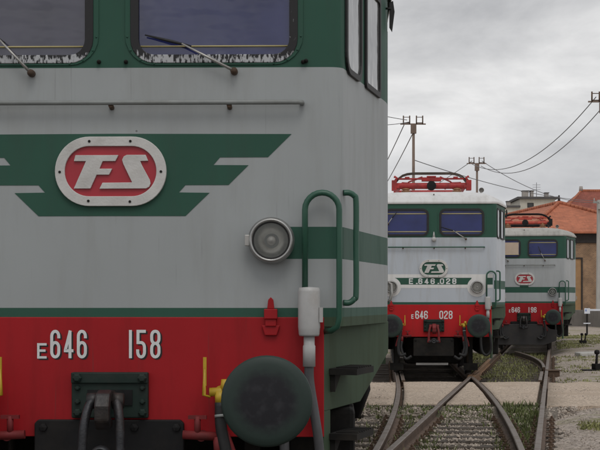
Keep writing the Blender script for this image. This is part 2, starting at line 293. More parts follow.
# ------------------------------------------------------------------ mesh helpers
class MB:
    def __init__(s): s.v = []; s.f = []; s.m = []; s.sm = []
    def add(s, vs, fs, mi=0, sm=False):
        b = len(s.v); s.v += [tuple(p) for p in vs]
        for f in fs: s.f.append(tuple(b + i for i in f)); s.m.append(mi); s.sm.append(sm)
        return s
    def box(s, x0, x1, y0, y1, z0, z1, mi=0, M=None):
        vs = [(x, y, z) for x in (x0, x1) for y in (y0, y1) for z in (z0, z1)]
        if M: vs = [tuple(M @ Vector(p)) for p in vs]
        return s.add(vs, [(0, 1, 3, 2), (4, 6, 7, 5), (0, 4, 5, 1), (2, 3, 7, 6), (0, 2, 6, 4), (1, 5, 7, 3)], mi)
    def tube(s, pts, r, n=12, mi=0, cap=True):
        P = [Vector(p) for p in pts]; rs = r if isinstance(r, (list, tuple)) else [r] * len(P)
        T = [((P[min(i + 1, len(P) - 1)] - P[max(i - 1, 0)]).normalized()) for i in range(len(P))]
        a = Vector((0, 0, 1)) if abs(T[0].z) < 0.9 else Vector((1, 0, 0))
        u = T[0].cross(a).normalized(); vs = []
        for i, p in enumerate(P):
            u = (u - T[i] * u.dot(T[i])).normalized(); w = T[i].cross(u)
            for k in range(n):
                q = 2 * pi * k / n; vs.append(p + (u * cos(q) + w * sin(q)) * rs[i])
        fs = [(i * n + k, i * n + (k + 1) % n, (i + 1) * n + (k + 1) % n, (i + 1) * n + k) for i in range(len(P) - 1) for k in range(n)]
        s.add(vs, fs, mi, True)
        if cap:
            b = len(s.v) - len(vs)
            s.f += [tuple(b + k for k in range(n))[::-1], tuple(b + (len(P) - 1) * n + k for k in range(n))]; s.m += [mi, mi]; s.sm += [False, False]
        return s
    def lathe(s, prof, c, axis='y', n=32, mi=0, smooth=True, cap=True):
        # prof: (radius, distance along the axis)
        vs = []
        for r, h in prof:
            for k in range(n):
                q = 2 * pi * k / n; a, b = r * cos(q), r * sin(q)
                vs.append((c[0] + a, c[1] + h, c[2] + b) if axis == 'y' else (c[0] + a, c[1] + b, c[2] + h) if axis == 'z' else (c[0] + h, c[1] + a, c[2] + b))
        fs = [(i * n + k, i * n + (k + 1) % n, (i + 1) * n + (k + 1) % n, (i + 1) * n + k) for i in range(len(prof) - 1) for k in range(n)]
        b = len(s.v); s.add(vs, fs, mi, smooth)
        if cap and prof[0][0] > 1e-4: s.f.append(tuple(b + k for k in range(n))); s.m.append(mi); s.sm.append(False)
        if cap and prof[-1][0] > 1e-4: s.f.append(tuple(b + (len(prof) - 1) * n + k for k in range(n))); s.m.append(mi); s.sm.append(False)
        return s
    def prism(s, poly, w0, w1, mi=0, fn=None, smi=None):
        # polygon in (u, v) extruded from w0 to w1; default frame is the face of a locomotive: (u, -w, v)
        fn = fn or (lambda u, v, w: (u, -w, v)); n = len(poly)
        vs = [fn(u, v, w0) for u, v in poly] + [fn(u, v, w1) for u, v in poly]
        s.add(vs, [tuple(range(n))[::-1], tuple(range(n, 2 * n))], mi)
        b = len(s.v) - 2 * n
        for i in range(n): s.f.append((b + i, b + (i + 1) % n, b + n + (i + 1) % n, b + n + i)); s.m.append(mi if smi is None else smi); s.sm.append(False)
        return s
    def ring(s, outer, inner, w0, w1, mi=0, fn=None):
        fn = fn or (lambda u, v, w: (u, -w, v)); n = len(outer)
        vs = [fn(u, v, w) for lp, w in ((outer, w0), (outer, w1), (inner, w1), (inner, w0)) for u, v in lp]
        fs = [(a * n + i, a * n + (i + 1) % n, ((a + 1) % 4) * n + (i + 1) % n, ((a + 1) % 4) * n + i) for a in range(4) for i in range(n)]
        return s.add(vs, fs, mi)
    def build(s, name, mats, parent=None, bevel=0, autosm=None):
        me = bpy.data.meshes.new(name); me.from_pydata(s.v, [], s.f)
        for m in (mats if isinstance(mats, (list, tuple)) else [mats]): me.materials.append(MATS[m])
        me.polygons.foreach_set('material_index', s.m); me.polygons.foreach_set('use_smooth', s.sm)
        bm = bmesh.new(); bm.from_mesh(me); bmesh.ops.recalc_face_normals(bm, faces=bm.faces); bm.to_mesh(me); bm.free(); me.update()
        o = bpy.data.objects.new(name, me); COL.objects.link(o); o.parent = parent
        if bevel:
            b = o.modifiers.new('bevel', 'BEVEL'); b.width = bevel; b.segments = 2; b.limit_method = 'ANGLE'; b.angle_limit = radians(40)
        return o
def empty(name, loc, rz=0):
    o = bpy.data.objects.new(name, None); COL.objects.link(o); o.location = loc; o.rotation_euler = (0, 0, rz); o.empty_display_size = 0.3; return o
def tag(o, label=None, cat=None, group=None, kind=None):
    for k, v in (('label', label), ('category', cat), ('group', group), ('kind', kind)):
        if v: o[k] = v
    return o
def share(o, name, parent, loc=(0, 0, 0), rot=None):
    c = bpy.data.objects.new(name, o.data); COL.objects.link(c); c.parent = parent; c.location = loc
    if rot: c.rotation_euler = rot
    for md in o.modifiers:
        q = c.modifiers.new(md.name, md.type)
        if md.type == 'BEVEL': q.width = md.width; q.segments = md.segments; q.limit_method = 'ANGLE'; q.angle_limit = md.angle_limit
    return c
def rrect(u0, u1, v0, v1, r, k=6):
    out = []
    for (cu, cv, a0) in ((u1 - r, v1 - r, 0), (u0 + r, v1 - r, 90), (u0 + r, v0 + r, 180), (u1 - r, v0 + r, 270)):
        for i in range(k + 1):
            a = radians(a0 + 90 * i / k); out.append((cu + r * cos(a), cv + r * sin(a)))
    return out
def arc(c, r, a0, a1, n=8): return [(c[0] + r * cos(radians(a0 + (a1 - a0) * i / n)), c[1] + r * sin(radians(a0 + (a1 - a0) * i / n))) for i in range(n + 1)]
def smooth_path(pts, k=6):
    P = [Vector(p) for p in pts]; P = [P[0] * 2 - P[1]] + P + [P[-1] * 2 - P[-2]]; out = []
    for i in range(1, len(P) - 2):
        a, b, c, d = P[i - 1:i + 3]
        for j in range(k):
            t = j / k; out.append(0.5 * ((2 * b) + (c - a) * t + (2 * a - 5 * b + 4 * c - d) * t * t + (3 * b - a - 3 * c + d) * t ** 3))
    return out + [P[-2]]
def ground_pt(px, py, z=0.0):
    Z = (CAMH - z) * F / (py - HZ); return ((px - 300) / F * Z, Z)
def at(px, py, Z): return ((px - 300) / F * Z, Z, CAMH + (HZ - py) / F * Z)

# ------------------------------------------------------------------ the tracks (rail top is z = 0)
GND = -0.165
POSE = {'near': (-1.033, 8.24, 0.0234), 'mid': (2.735, 30.6, 0.056), 'far': (6.89, 46.1, 0.168)}
def X1(Z): return -1.033 + 0.0234 * (Z - 8.24)
def X2(Z): return 2.735 + 0.056 * (Z - 30.6) - (0.00196 * (28.9 - Z) ** 2 if Z < 28.9 else 0)
def X3(Z): return 6.89 + 0.17 * (Z - 46.1)
H2, H3 = 0.7525, 0.7635
rD = lambda Z: X2(Z) - H2
rB = lambda Z: X2(Z) + H2
rA = lambda Z: X3(Z) - H3
rC = lambda Z: X3(Z) + H3
def rE(Z):
    t = Z - 34; return rC(34) - 0.075 + 0.17 * t - 0.0075 * t * t

# ground: one sheet out to the horizon, finer near the camera
def ground():
    xs = sorted(set([-1500, -600, -250, -100, -50, -25, -12] + [x * 0.5 for x in range(-16, 61)] + [36, 45, 60, 100, 250, 600, 1500]))
    ys = sorted(set([-300, -100, -30, -10, 0, 6] + [10 + y * 0.5 for y in range(0, 140)] + [85, 92, 100, 115, 140, 180, 250, 400, 800, 2600]))
    def h(x, y):
        z = GND + 0.025 * noise.noise(Vector((x * 0.5, y * 0.35, 0)))
        if 8 < y < 66 and min(rA(y), rD(y) if y > 14 else 9, X1(y)) - 2.0 < x < rC(y) + 0.1: z -= 0.09
        if 10 < y < 70 and x > rC(y) + 0.1: z += 0.09 * min(1, (x - rC(y) - 0.1) / 0.5)
        return z
    vs = [(x, y, h(x, y)) for y in ys for x in xs]; n = len(xs)
    fs = [(j * n + i, j * n + i + 1, (j + 1) * n + i + 1, (j + 1) * n + i) for j in range(len(ys) - 1) for i in range(n - 1)]
    tag(MB().add(vs, fs, 0, True).build('ground', 'yard_ground'), kind='structure')
ground()
def ramp(Z):
    t = min(1, max(0, (Z - 20.6) / 1.6)); return 0.135 * t * t * (3 - 2 * t) if Z < 22.6 else 0.0
def ballast_bed():
    vs = []; fs = []; Zs = [13 + 0.25 * i for i in range(0, 128)]
    for Z in Zs:
        lo, hi = min(rD(Z), rA(Z)) - 0.45, max(rB(Z), rC(Z)) + 0.22
        for k in range(15):
            x = lo + (hi - lo) * k / 14
            e = min(k, 14 - k)
            vs.append((x, Z, GND - 0.022 + (0.0 if e > 0 else -0.01 if k == 0 else 0.03) + ramp(Z) + 0.010 * noise.noise(Vector((x * 2, Z * 2, 3)))))
    fs = [(j * 15 + i, j * 15 + i + 1, (j + 1) * 15 + i + 1, (j + 1) * 15 + i) for j in range(len(Zs) - 1) for i in range(14)]
    tag(MB().add(vs, fs, 0, True).build('track_bed', 'ballast_bed'), kind='structure')
    vs = []; Zs = [-6 + i for i in range(0, 66)]
    for Z in Zs:
        hi = min(rD(max(Z, 14)), rA(max(Z, 8))) - 0.5 if Z > 8 else X1(Z) + 2.6
        lo = X1(Z) - 2.6
        for k in range(9):
            x = lo + (min(hi, X1(Z) + 1.9 if Z > 12 else 9) - lo) * k / 8; vs.append((x, Z, GND - 0.02 - (.03 if k in (0, 8) else 0) + 0.01 * noise.noise(Vector((x * 2, Z * 2, 3)))))
    fs = [(j * 9 + i, j * 9 + i + 1, (j + 1) * 9 + i + 1, (j + 1) * 9 + i) for j in range(len(Zs) - 1) for i in range(8)]
    nx = 40; ny = 50; b = len(vs)  # wide unseen dark sheet round the camera, added to cut bounce light
    for j in range(ny + 1):
        for i in range(nx + 1):
            x, y = -26 + 40 * i / nx, -35 + 47 * j / ny
            vs.append((x, y, GND + (.045 if 0 < i < nx and 0 < j < ny else -.1) + 0.012 * noise.noise(Vector((x * 2, y * 2, 8)))))
    fs += [(b + j * (nx + 1) + i, b + j * (nx + 1) + i + 1, b + (j + 1) * (nx + 1) + i + 1, b + (j + 1) * (nx + 1) + i) for j in range(ny) for i in range(nx)]
    tag(MB().add(vs, fs, 0, True).build('track_bed', 'low_bounce_bed'), kind='structure')
ballast_bed()

PROF = [(-0.068, -0.150), (-0.068, -0.139), (-0.012, -0.122), (-0.009, -0.048), (-0.034, -0.036), (-0.035, -0.008), (-0.027, 0.0),
        (0.027, 0.0), (0.035, -0.008), (0.034, -0.036), (0.009, -0.048), (0.012, -0.122), (0.068, -0.139), (0.068, -0.150)]
def rail(fn, z0, z1, parent, step=0.5, mats=('rust_steel', 'rail_head'), dz=0.0):
    n = max(2, int((z1 - z0) / step) + 1); m = MB(); k = len(PROF); vs = []
    for i in range(n):
        Z = z0 + (z1 - z0) * i / (n - 1); x = fn(Z); d = (fn(Z + 0.05) - fn(Z - 0.05)) / 0.1; c = 1 / sqrt(1 + d * d)
        vs += [(x + u * c, Z - u * d * c, w + dz) for u, w in PROF]
    m.add(vs, [])
    for i in range(n - 1):
        for j in range(k):
            m.f.append((i * k + j, i * k + (j + 1) % k, (i + 1) * k + (j + 1) % k, (i + 1) * k + j)); m.m.append(1 if j in (5, 6, 7) else 0); m.sm.append(False)
    m.f += [tuple(range(k)), tuple((n - 1) * k + j for j in range(k))]; m.m += [0, 0]; m.sm += [False, False]
    return m.build('rail', list(mats), parent)
chair_mesh = None
def chair_at(parent, x, y, rz):
    global chair_mesh
    if chair_mesh is None:
        m = MB().box(-0.16, 0.16, -0.075, 0.075, -0.146, -0.136)
        for sx in (-0.115, 0.115):
            m.box(sx - 0.032, sx + 0.032, -0.05, 0.05, -0.137, -0.112); m.lathe([(0.018, 0), (0.018, 0.02), (0.010, 0.034), (0.0, 0.034)], (sx, 0, -0.113), 'z', 8, smooth=False)
        o = m.build('rail_chair', 'rust_steel', parent); chair_mesh = o
    else: o = share(chair_mesh, 'rail_chair', parent)
    o.location = (x, y, 0); o.rotation_euler = (0, 0, rz); return o
def sleeper(parent, x0, x1, Z, slope, rails):
    w = 0.125 + random.uniform(-0.01, 0.01); m = MB(); n = 6; dz = random.uniform(-0.012, 0.004); vs = []
    for i in range(n + 1):
        x = x0 + (x1 - x0) * i / n; y = -(x - (x0 + x1) / 2) * slope
        for (a, b) in ((-w, -0.28), (-w, -0.162), (-w + 0.012, -0.150), (w - 0.012, -0.150), (w, -0.162), (w, -0.28)):
            vs.append((x, Z + y + a + random.uniform(-.007, .007), b + dz + random.uniform(-.004, .003)))
    fs = [(i * 6 + j, i * 6 + (j + 1) % 6, (i + 1) * 6 + (j + 1) % 6, (i + 1) * 6 + j) for i in range(n) for j in range(6)] + [tuple(range(6)), tuple(n * 6 + j for j in range(6))]
    o = m.add(vs, fs).build('sleeper', 'sleeper_wood', parent)
    for fn in rails:
        x = fn(Z); chair_at(o, x, Z - (x - (x0 + x1) / 2) * slope, -slope)
    return o
t1 = tag(empty('railway_track', (X1(9), 9, 0)), 'railway track hidden under the nearest electric locomotive', 'railway track')
t2 = tag(empty('railway_track', (X2(15), 15, 0)), 'rusty curved track leading to the pale blue-white locomotive', 'railway track')
t3 = tag(empty('railway_track', (X3(15), 15, 0)), 'straight track on the right leading to the rearmost grey locomotive', 'railway track')
for t in (t1, t2, t3): t.location = (0, 0, 0)
for s in (-0.7525, 0.7525): rail(lambda Z: X1(Z) + s, 5.5, 60, t1, 4)
Z = 6
while Z < 28: sleeper(t1, X1(Z) - 1.25, X1(Z) + 1.25, Z, 0.0234, (lambda q: X1(q) - .7525, lambda q: X1(q) + .7525)); Z += 0.65
rail(rD, 14.3, 62, t2); rail(rB, 14.3, 30.35, t2, 0.4); rail(rB, 31.2, 62, t2, 2)
rail(rA, 9, 30.35, t3, 1, ('rust_steel', 'rail_head')); rail(rA, 31.2, 39, t3, 1, ('orange_rust', 'orange_rust')); rail(rA, 39.02, 66, t3, 4); rail(rC, 9, 66, t3, 1)
# frog point and wing rails where the two inner rails cross, guard rails, and the closure rail of the next turnout
rail(lambda Z: 3.46 + 0.16 * (Z - 30.6), 30.37, 31.17, t3, 0.2, ('orange_rust', 'orange_rust'))
rail(lambda Z: rB(30.4) + 0.02 + 0.19 * (Z - 30.4), 30.4, 32.3, t2, 0.3, ('orange_rust', 'orange_rust'), -0.004)
rail(lambda Z: rC(Z) - 0.105, 28.9, 32.4, t3, 0.5, dz=-0.002); rail(lambda Z: rD(Z) + 0.105, 28.9, 32.4, t2, 0.5, dz=-0.002)
rail(rE, 34.4, 45.2, t3, 0.5)
Z = 13.7
while Z < 22.3:
    lo, hi = min(rD(Z), rA(Z)) - 0.5, max(rB(Z), rC(Z)) + 0.30 + random.uniform(-.05, .06)
    sleeper(t3, lo, hi, Z, 0.12, (rD, rA, rB, rC) if Z > 15.2 else (rA, rC)); Z += 0.62
Z = 28.9
while Z < 44:
    if Z < 33: sleeper(t3, rD(Z) - 0.5, rC(Z) + 0.45, Z, 0.11, (rD, rC))
    else:
        sleeper(t3, rA(Z) - 0.5, rC(Z) + 0.5, Z, 0.165, (rA, rC))
        if Z < 40: sleeper(t2, rD(Z) - 0.5, min(rB(Z) + 0.5, rA(Z) - 0.7), Z + 0.25, 0.056, (rD,))
    Z += 0.66
# sandy level crossing between the rails
def path():
    m = MB()
    ZA, ZB = 22.35, 28.55
    def piece(fa, fb, gap_a, gap_b, top, wob=0.03, nz=34, nx=10, edge=0.0):
        vs = []
        for j in range(nz + 1):
            t = j / nz
            for i in range(nx + 1):
                q = i / nx; Zm = (ZA + ZB) / 2; xg = fa(Zm) + (fb(Zm) - fa(Zm)) * q
                za = ZA + wob * noise.noise(Vector((xg * 1.3, 0, 5))) * 2; zb = ZB + wob * 6 * noise.noise(Vector((xg * 1.1, 3, 5)))
                Z = za + (zb - za) * t; x = fa(Z) + gap_a + (fb(Z) - gap_b - fa(Z) - gap_a) * q
                z = top + 0.012 * noise.noise(Vector((x * 0.9, Z * 0.9, 0)))
                if edge: z -= edge * max(0, q - 0.12)
                if edge: z -= max(0, 1 - min(j, nz - j) / 7) * 0.085 * min(1, q * 8)
                elif j in (0, nz): z = min(z, top) - 0.012
                vs.append((x, Z, z))
        n = nx + 1; b = len(vs); k = (nz + 1) * n
        vs += [(x, y, GND - 0.1) for x, y, z in vs]
        fs = [(j * n + i, j * n + i + 1, (j + 1) * n + i + 1, (j + 1) * n + i) for j in range(nz) for i in range(nx)]
        rim = [i for i in range(n)] + [j * n + nx for j in range(1, nz + 1)] + [nz * n + i for i in range(nx - 1, -1, -1)] + [j * n for j in range(nz - 1, 0, -1)]
        fs += [(rim[i], rim[(i + 1) % len(rim)], rim[(i + 1) % len(rim)] + k, rim[i] + k) for i in range(len(rim))]
        m.add(vs, fs[:nz * nx], 0, True); b0 = len(m.v) - len(vs)
        for f in fs[nz * nx:]: m.f.append(tuple(b0 + i for i in f)); m.m.append(0); m.sm.append(False)
    piece(lambda Z: X1(Z) + 0.7525, rD, 0.09, 0.05, -0.012)
    piece(rD, rA, 0.10, 0.05, -0.006)
    piece(rA, rB, 0.09, 0.10, -0.006, nx=6)
    piece(rB, rC, 0.05, 0.10, -0.008)
    piece(rC, lambda Z: 17.0, 0.06, 0, -0.012, 0.3, 34, 40, 0.055)
    P = tag(m.build('path', 'sandy_path'), kind='structure')
    for fa, fb, a, b in ((lambda Z: X1(Z) + .7525, rD, .09, .06), (rD, rA, .10, .06), (rA, rB, .09, .10), (rB, rC, .06, .10)):
        x0, x1 = fa(22.2) + a, fb(22.2) - b
        MB().box(x0, x1, 22.14, 22.26, -.2, -.022).build('edge_timber', 'sleeper_wood', P, .012)
path()

# ballast stones and weeds
def stones(name, mat, spots):
    m = MB(); base = [(1, 0, 0), (-1, 0, 0), (0, 1, 0), (0, -1, 0), (0, 0, 1), (0, 0, -1)]
    tri = [(0, 2, 4), (2, 1, 4), (1, 3, 4), (3, 0, 4), (2, 0, 5), (1, 2, 5), (3, 1, 5), (0, 3, 5)]
    for x, y, z, r in spots:
        a = random.uniform(0, pi); c, s = cos(a), sin(a); sx, sy, sz = [r * random.uniform(0.65, 1.25) for _ in range(3)]
        vs = []
        for p in base:
            q = [p[i] + random.uniform(-.3, .3) for i in range(3)]; u, v = q[0] * sx, q[1] * sy
            vs.append((x + u * c - v * s, y + u * s + v * c, z + q[2] * sz * 0.8))
        m.add(vs, tri)
    return tag(m.build(name, mat), kind='stuff')
sp = []
for _ in range(24000):
    Z = random.uniform(13.6, 22.3); lo, hi = min(rD(Z), rA(Z)) - 0.55, max(rB(Z), rC(Z)) + 0.5; x = random.uniform(lo, hi)
    if any(abs(x - f(Z)) < 0.085 for f in (rA, rB, rC, rD)): continue
    k = ((Z - 13.7 + (x - (lo + hi) / 2) * 0.12) % 0.62); on = k < 0.125 or k > 0.495
    if on and Z < 21.4 and random.random() < 0.93 - .55 * max(0, noise.noise(Vector((x * 1.4, Z * 1.1, 4))) * 1.6): continue
    sp.append((x, Z, (-0.147 if on and Z < 21.4 else GND - 0.014 + ramp(Z) + random.uniform(-.012, .010)), random.uniform(0.010, 0.027)))
tag(stones('ballast', 'ballast_stone', sp), 'pale ballast stones between the sleepers of the turnout', 'ballast')
sp = []
for _ in range(11000):
    Z = random.uniform(13.8, 46) if random.random() < .5 else random.uniform(13.8, 22.2); x = rC(Z) + 0.2 + random.random() * 7
    if 22.2 < Z < 28.6: continue
    sp.append((x, Z, GND + 0.085 * min(1, max(0, (x - rC(Z) - .1) / .5)) + 0.02 * noise.noise(Vector((x * .5, Z * .35, 0))), random.uniform(0.006, 0.017)))
for _ in range(5200):      # loose stones on the crossing and spilled over its edges
    Z = random.uniform(22.3, 28.6) if random.random() < .55 else random.choice((22.3 - abs(random.gauss(0, .25)), 28.6 + abs(random.gauss(0, .35)), 22.4 + abs(random.gauss(0, .3)))); x = random.uniform(X1(Z) + 1.6, 12)
    if any(abs(x - f(Z)) < 0.1 for f in (rA, rB, rC, rD)): continue
    off = x > rC(Z); z = -.012 - (.055 * max(0, (x - rC(Z)) / (17 - rC(Z)) - .12) if off else 0)
    if off and (Z < 23.6 or Z > 27.3): z = -.07
    elif Z < 22.3: z = GND - .02 + ramp(Z)
    elif Z > 28.5: z = GND - .02
    sp.append((x, Z, z, random.uniform(.005, .016)))
tag(stones('gravel', 'gravel_stone', sp), 'loose light gravel beside the right-hand rail', 'gravel')

def blades(name, mat, spots):
    m = MB(); V, Fc = [], []
    for x, y, z, h, n, sp_ in spots:
        for _ in range(n):
            a = random.uniform(0, 2 * pi); r = sp_ * random.random(); bx, by = x + cos(a) * r, y + sin(a) * r
            hh = h * random.uniform(0.5, 1.2); w = random.uniform(0.004, 0.009) * (1 + y / 45); q = random.uniform(0, pi); dx, dy = cos(q) * w, sin(q) * w
            l = hh * random.uniform(0.1, 0.6); lx, ly = cos(a) * l, sin(a) * l; b = len(V)
            V += [(bx - dx, by - dy, z), (bx + dx, by + dy, z), (bx + lx * .4 + dx * .7, by + ly * .4 + dy * .7, z + hh * .65), (bx + lx * .4 - dx * .7, by + ly * .4 - dy * .7, z + hh * .65), (bx + lx, by + ly, z + hh)]
            Fc += [(b, b + 1, b + 2, b + 3), (b + 3, b + 2, b + 4)]
    return tag(m.add(V, Fc).build(name, mat), kind='stuff')
def gz(x, Z): return GND + (0.085 * min(1, max(0, (x - rC(Z) - .1) / .5)) if x > rC(Z) + .1 else -0.04)
sp = []
for _ in range(560):      # weeds between the two right-hand rails, thickest by the crossing
    Z = 22.3 - abs(random.gauss(0, 2.4)); 
    if Z < 14.5: continue
    a, b = rB(Z) + 0.08, rC(Z) - 0.06
    if b <= a: continue
    sp.append((random.uniform(a, b), Z, GND - .03 + ramp(Z), random.uniform(0.04, 0.12) * (1.5 if random.random() < .06 else 1), 5, 0.06))
for _ in range(300):      # along the left rails
    Z = random.uniform(14.5, 22.2); x = random.choice((rA(Z) + 0.05 + abs(random.gauss(0, .14)), rA(Z) - .05 - abs(random.gauss(0, .14)), rD(Z) - 0.06 - abs(random.gauss(0, .2)), rD(Z) + .08 + abs(random.gauss(0, .2)), rB(Z) - .06 - abs(random.gauss(0, .12))))
    sp.append((x, Z, GND - .03 + ramp(Z), random.uniform(0.05, 0.12), 4, 0.04))
for _ in range(240):      # against the front edge of the crossing
    Z = 22.25 - abs(random.gauss(0, 0.5)); x = random.uniform(rA(Z) + .1, rB(Z) - .1) if random.random() < .6 else random.uniform(rD(Z) - .8, rA(Z) - .05)
    sp.append((x, Z, GND - .03 + ramp(Z), random.uniform(0.03, 0.07), 5, 0.06))
for _ in range(200):
    Z = random.uniform(15, 18); x = random.uniform(rA(Z) + .1, rB(Z) - .1)
    if noise.noise(Vector((x * 1.2, Z * 0.8, 9))) > 0.05: sp.append((x, Z, GND - .03 + ramp(Z), random.uniform(0.05, 0.11), 5, 0.06))
tag(blades('weeds', 'weed_blade', sp), 'green weeds growing along the rails before the crossing', 'weeds')
sp = []
for _ in range(10000):      # grass behind the crossing, right of the middle locomotive and far right
    Z = random.uniform(29.0, 72); x = random.uniform(rB(Z) + .3, rC(Z) - .1) if (random.random() < .45 and Z < 48) else rC(Z) + 0.25 + random.random() * 9
    if any(abs(x - f(Z)) < 0.12 for f in (rA, rC, rE)): continue
    inside = x < rC(Z)
    k = noise.noise(Vector((x * 0.45, Z * 0.22, 1)))
    if not inside and k < 0.02 - (0.3 if 36 < Z < 44 or Z > 54 else 0): continue
    if inside and Z < 32.5 and random.random() < .7: continue
    sp.append((x, Z, gz(x, Z), random.uniform(0.05, 0.12) if inside else random.uniform(.02, .06), 6, 0.16))
for _ in range(6000):      # patches on the gravel in the lower right
    Z = random.uniform(14, 22.5); x = rC(Z) + .5 + random.random() * 4
    if noise.noise(Vector((x * 0.5, Z * 0.55, 22))) > 0.02 + .2 * random.random(): sp.append((x, Z, gz(x, Z), random.uniform(.02, .05), 6, .1))
tag(blades('grass', 'grass_blade', sp), 'rough grass growing between and beside the far tracks', 'grass')

# ------------------------------------------------------------------ locomotives
# local frame of a locomotive: x to the right, y backwards from the cab face, z up from the rail top
def pixl(pose, px, py, d=0.0):
    ox, oy, yw = pose; a = (sin(yw), cos(yw)); r = (cos(yw), -sin(yw)); dx, dz = (px - 300) / F, (HZ - py) / F
    s = (ox * a[0] + oy * a[1] - d) / (dx * a[0] + a[1]); X, Y = s * dx, s
    return ((X - ox) * r[0] + (Y - oy) * r[1], CAMH + s * dz)
GL = {}
def rr_path(x0, y0, x1, y1, r):
    r = min(r, (x1 - x0) / 2 - 1e-4, (y1 - y0) / 2 - 1e-4); return rrect(x0, x1, y0, y1, r, 5)
def glyphs(w=0.42):
    r = w / 2 * 0.95
    G = {}
    G['0'] = [(rr_path(0, 0, w, 1, r), True)]
    G['1'] = [([(w / 2, 0), (w / 2, 1)], False)]
    G['6'] = [(rr_path(0, 0, w, 0.56, r), True), ([(0, 0.3), (0, 1 - r)] + arc((r, 1 - r), r, 180, 90, 6) + arc((w - r, 1 - r), r, 90, 0, 6) + [(w, 0.78)], False)]
    G['9'] = [([(w - x, 1 - y) for x, y in p], c) for p, c in G['6']]
    G['8'] = [(rr_path(0, 0, w, 0.53, r), True), (rr_path(0, 0.53, w, 1, r * .9), True)]
    G['4'] = [([(w * .70, .98), (0.02, 0.27), (0.02, .24), (w, 0.24)], False), ([(w * .7, 0), (w * .7, 0.97)], False)]
    G['5'] = [([(w, 1), (0.02, 1), (0.02, 0.56), (w - r, 0.56)] + arc((w - r, 0.56 - r), r, 90, 0, 6) + arc((w - r, r), r, 0, -90, 6) + arc((r, r), r, -90, -180, 6) + [(0, 0.24)], False)]
    G['2'] = [([(0, 0.76)] + arc((r, 1 - r), r, 180, 90, 6) + arc((w - r, 1 - r), r, 90, 0, 6) + [(w, 0.66), (0, 0.16), (0, 0), (w, 0)], False)]
    G['3'] = G['8']
    G['E'] = [([(w, 1), (0, 1), (0, 0), (w, 0)], False), ([(0, 0.52), (w * .85, 0.52)], False)]
    G['.'] = [([(w * .25, 0), (w * .5, 0)], False)]
    return G
GLY = glyphs()
def stroke(m, pts, closed, hw, fn, mi):
    P = [Vector((a, b)) for a, b in pts]
    Q = [P[0]]
    for p in P[1:]:
        if (p - Q[-1]).length > 1e-4: Q.append(p)
    if closed and (Q[0] - Q[-1]).length < 1e-4: Q.pop()
    n = len(Q); vs = []
    for i, p in enumerate(Q):
        a = Q[(i - 1) % n] if (closed or i > 0) else None; b = Q[(i + 1) % n] if (closed or i < n - 1) else None
        d1 = (p - a).normalized() if a is not None else (b - p).normalized(); d2 = (b - p).normalized() if b is not None else d1
        n1 = Vector((-d1.y, d1.x)); n2 = Vector((-d2.y, d2.x)); t = n1 + n2; t = t / max(0.35, t.dot(n1)) if t.length > 1e-6 else n1
        e = Vector((0, 0))
        if not closed and i == 0: e = -d2 * hw * 0.9
        if not closed and i == n - 1: e = d1 * hw * 0.9
        vs += [fn(*(p + t * hw + e)), fn(*(p - t * hw + e))]
    k = n if closed else n - 1
    m.add(vs, [(2 * i, 2 * i + 1, (2 * ((i + 1) % n)) + 1, 2 * ((i + 1) % n)) for i in range(k)], mi)
def char(parent, ch, u, v, h, w, hw, lift, shadow=0.0, mats=('white_lettering', 'letter_shadow')):
    g = GLY[ch]; sc = w / 0.42
    m2 = MB()
    def st(off_u, off_v, d, mi):
        for i, (p, c) in enumerate(g):
            q = [(u + a * sc + off_u, v + b * h + off_v) for a, b in p]
            stroke(m2, q, c, hw, lambda a, b: (a, -lift - d - 0.0002 * i, b), mi)
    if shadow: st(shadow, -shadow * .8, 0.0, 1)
    st(0, 0, 0.0015, 0)
    return m2.build('numeral' if ch.isdigit() else 'letter', list(mats), parent)

def badge(parent, u, v, sc, field, lift=0.02):
    # oval plate: px units of a close-up, 0.00128 m each at scale 1
    k = 0.001282 * sc; P = lambda pts: [(u + (a - 306) * k, v - (b - 222) * k) for a, b in pts]
    ob = rrect(67, 545, 73, 370, 148, 12); ib = rrect(109, 502, 114, 328, 106, 12)
    plate = MB().ring(P(ob), P(ib), 0.001, lift + 0.006).build('logo_plate', 'cast_alu', parent, 0.003)
    MB().prism(P(rrect(104, 507, 110, 332, 110, 12)), 0.002, lift - 0.009).build('badge_field', field, plate)
    Fp = [(155, 152), (340, 152), (326, 178), (272, 178), (258, 210), (313, 210), (299, 236), (246, 236), (219, 295), (148, 295), (200, 178), (148, 178)]
    Sp = [(375, 151), (456, 151), (467, 177), (433, 178), (440, 195), (474, 258), (477, 274), (471, 288), (457, 295), (258, 296), (271, 270), (398, 269), (360, 190), (355, 172), (362, 158)]
    for pl in (Fp, Sp): MB().prism(P(pl), lift - 0.0095, lift + 0.004).build('letter', 'cast_alu', plate, 0.002 if sc > .9 else 0)
    for a, b in ((215, 93), (391, 93), (88, 224), (522, 223), (211, 348), (389, 351)):
        q = P([(a, b)])[0]; MB().lathe([(0.0075, 0), (0.0075, -0.004), (0.0, -0.005)], (q[0], -lift - 0.0055, q[1]), 'y', 8, smooth=False).build('screw', 'underframe', plate)
    return plate

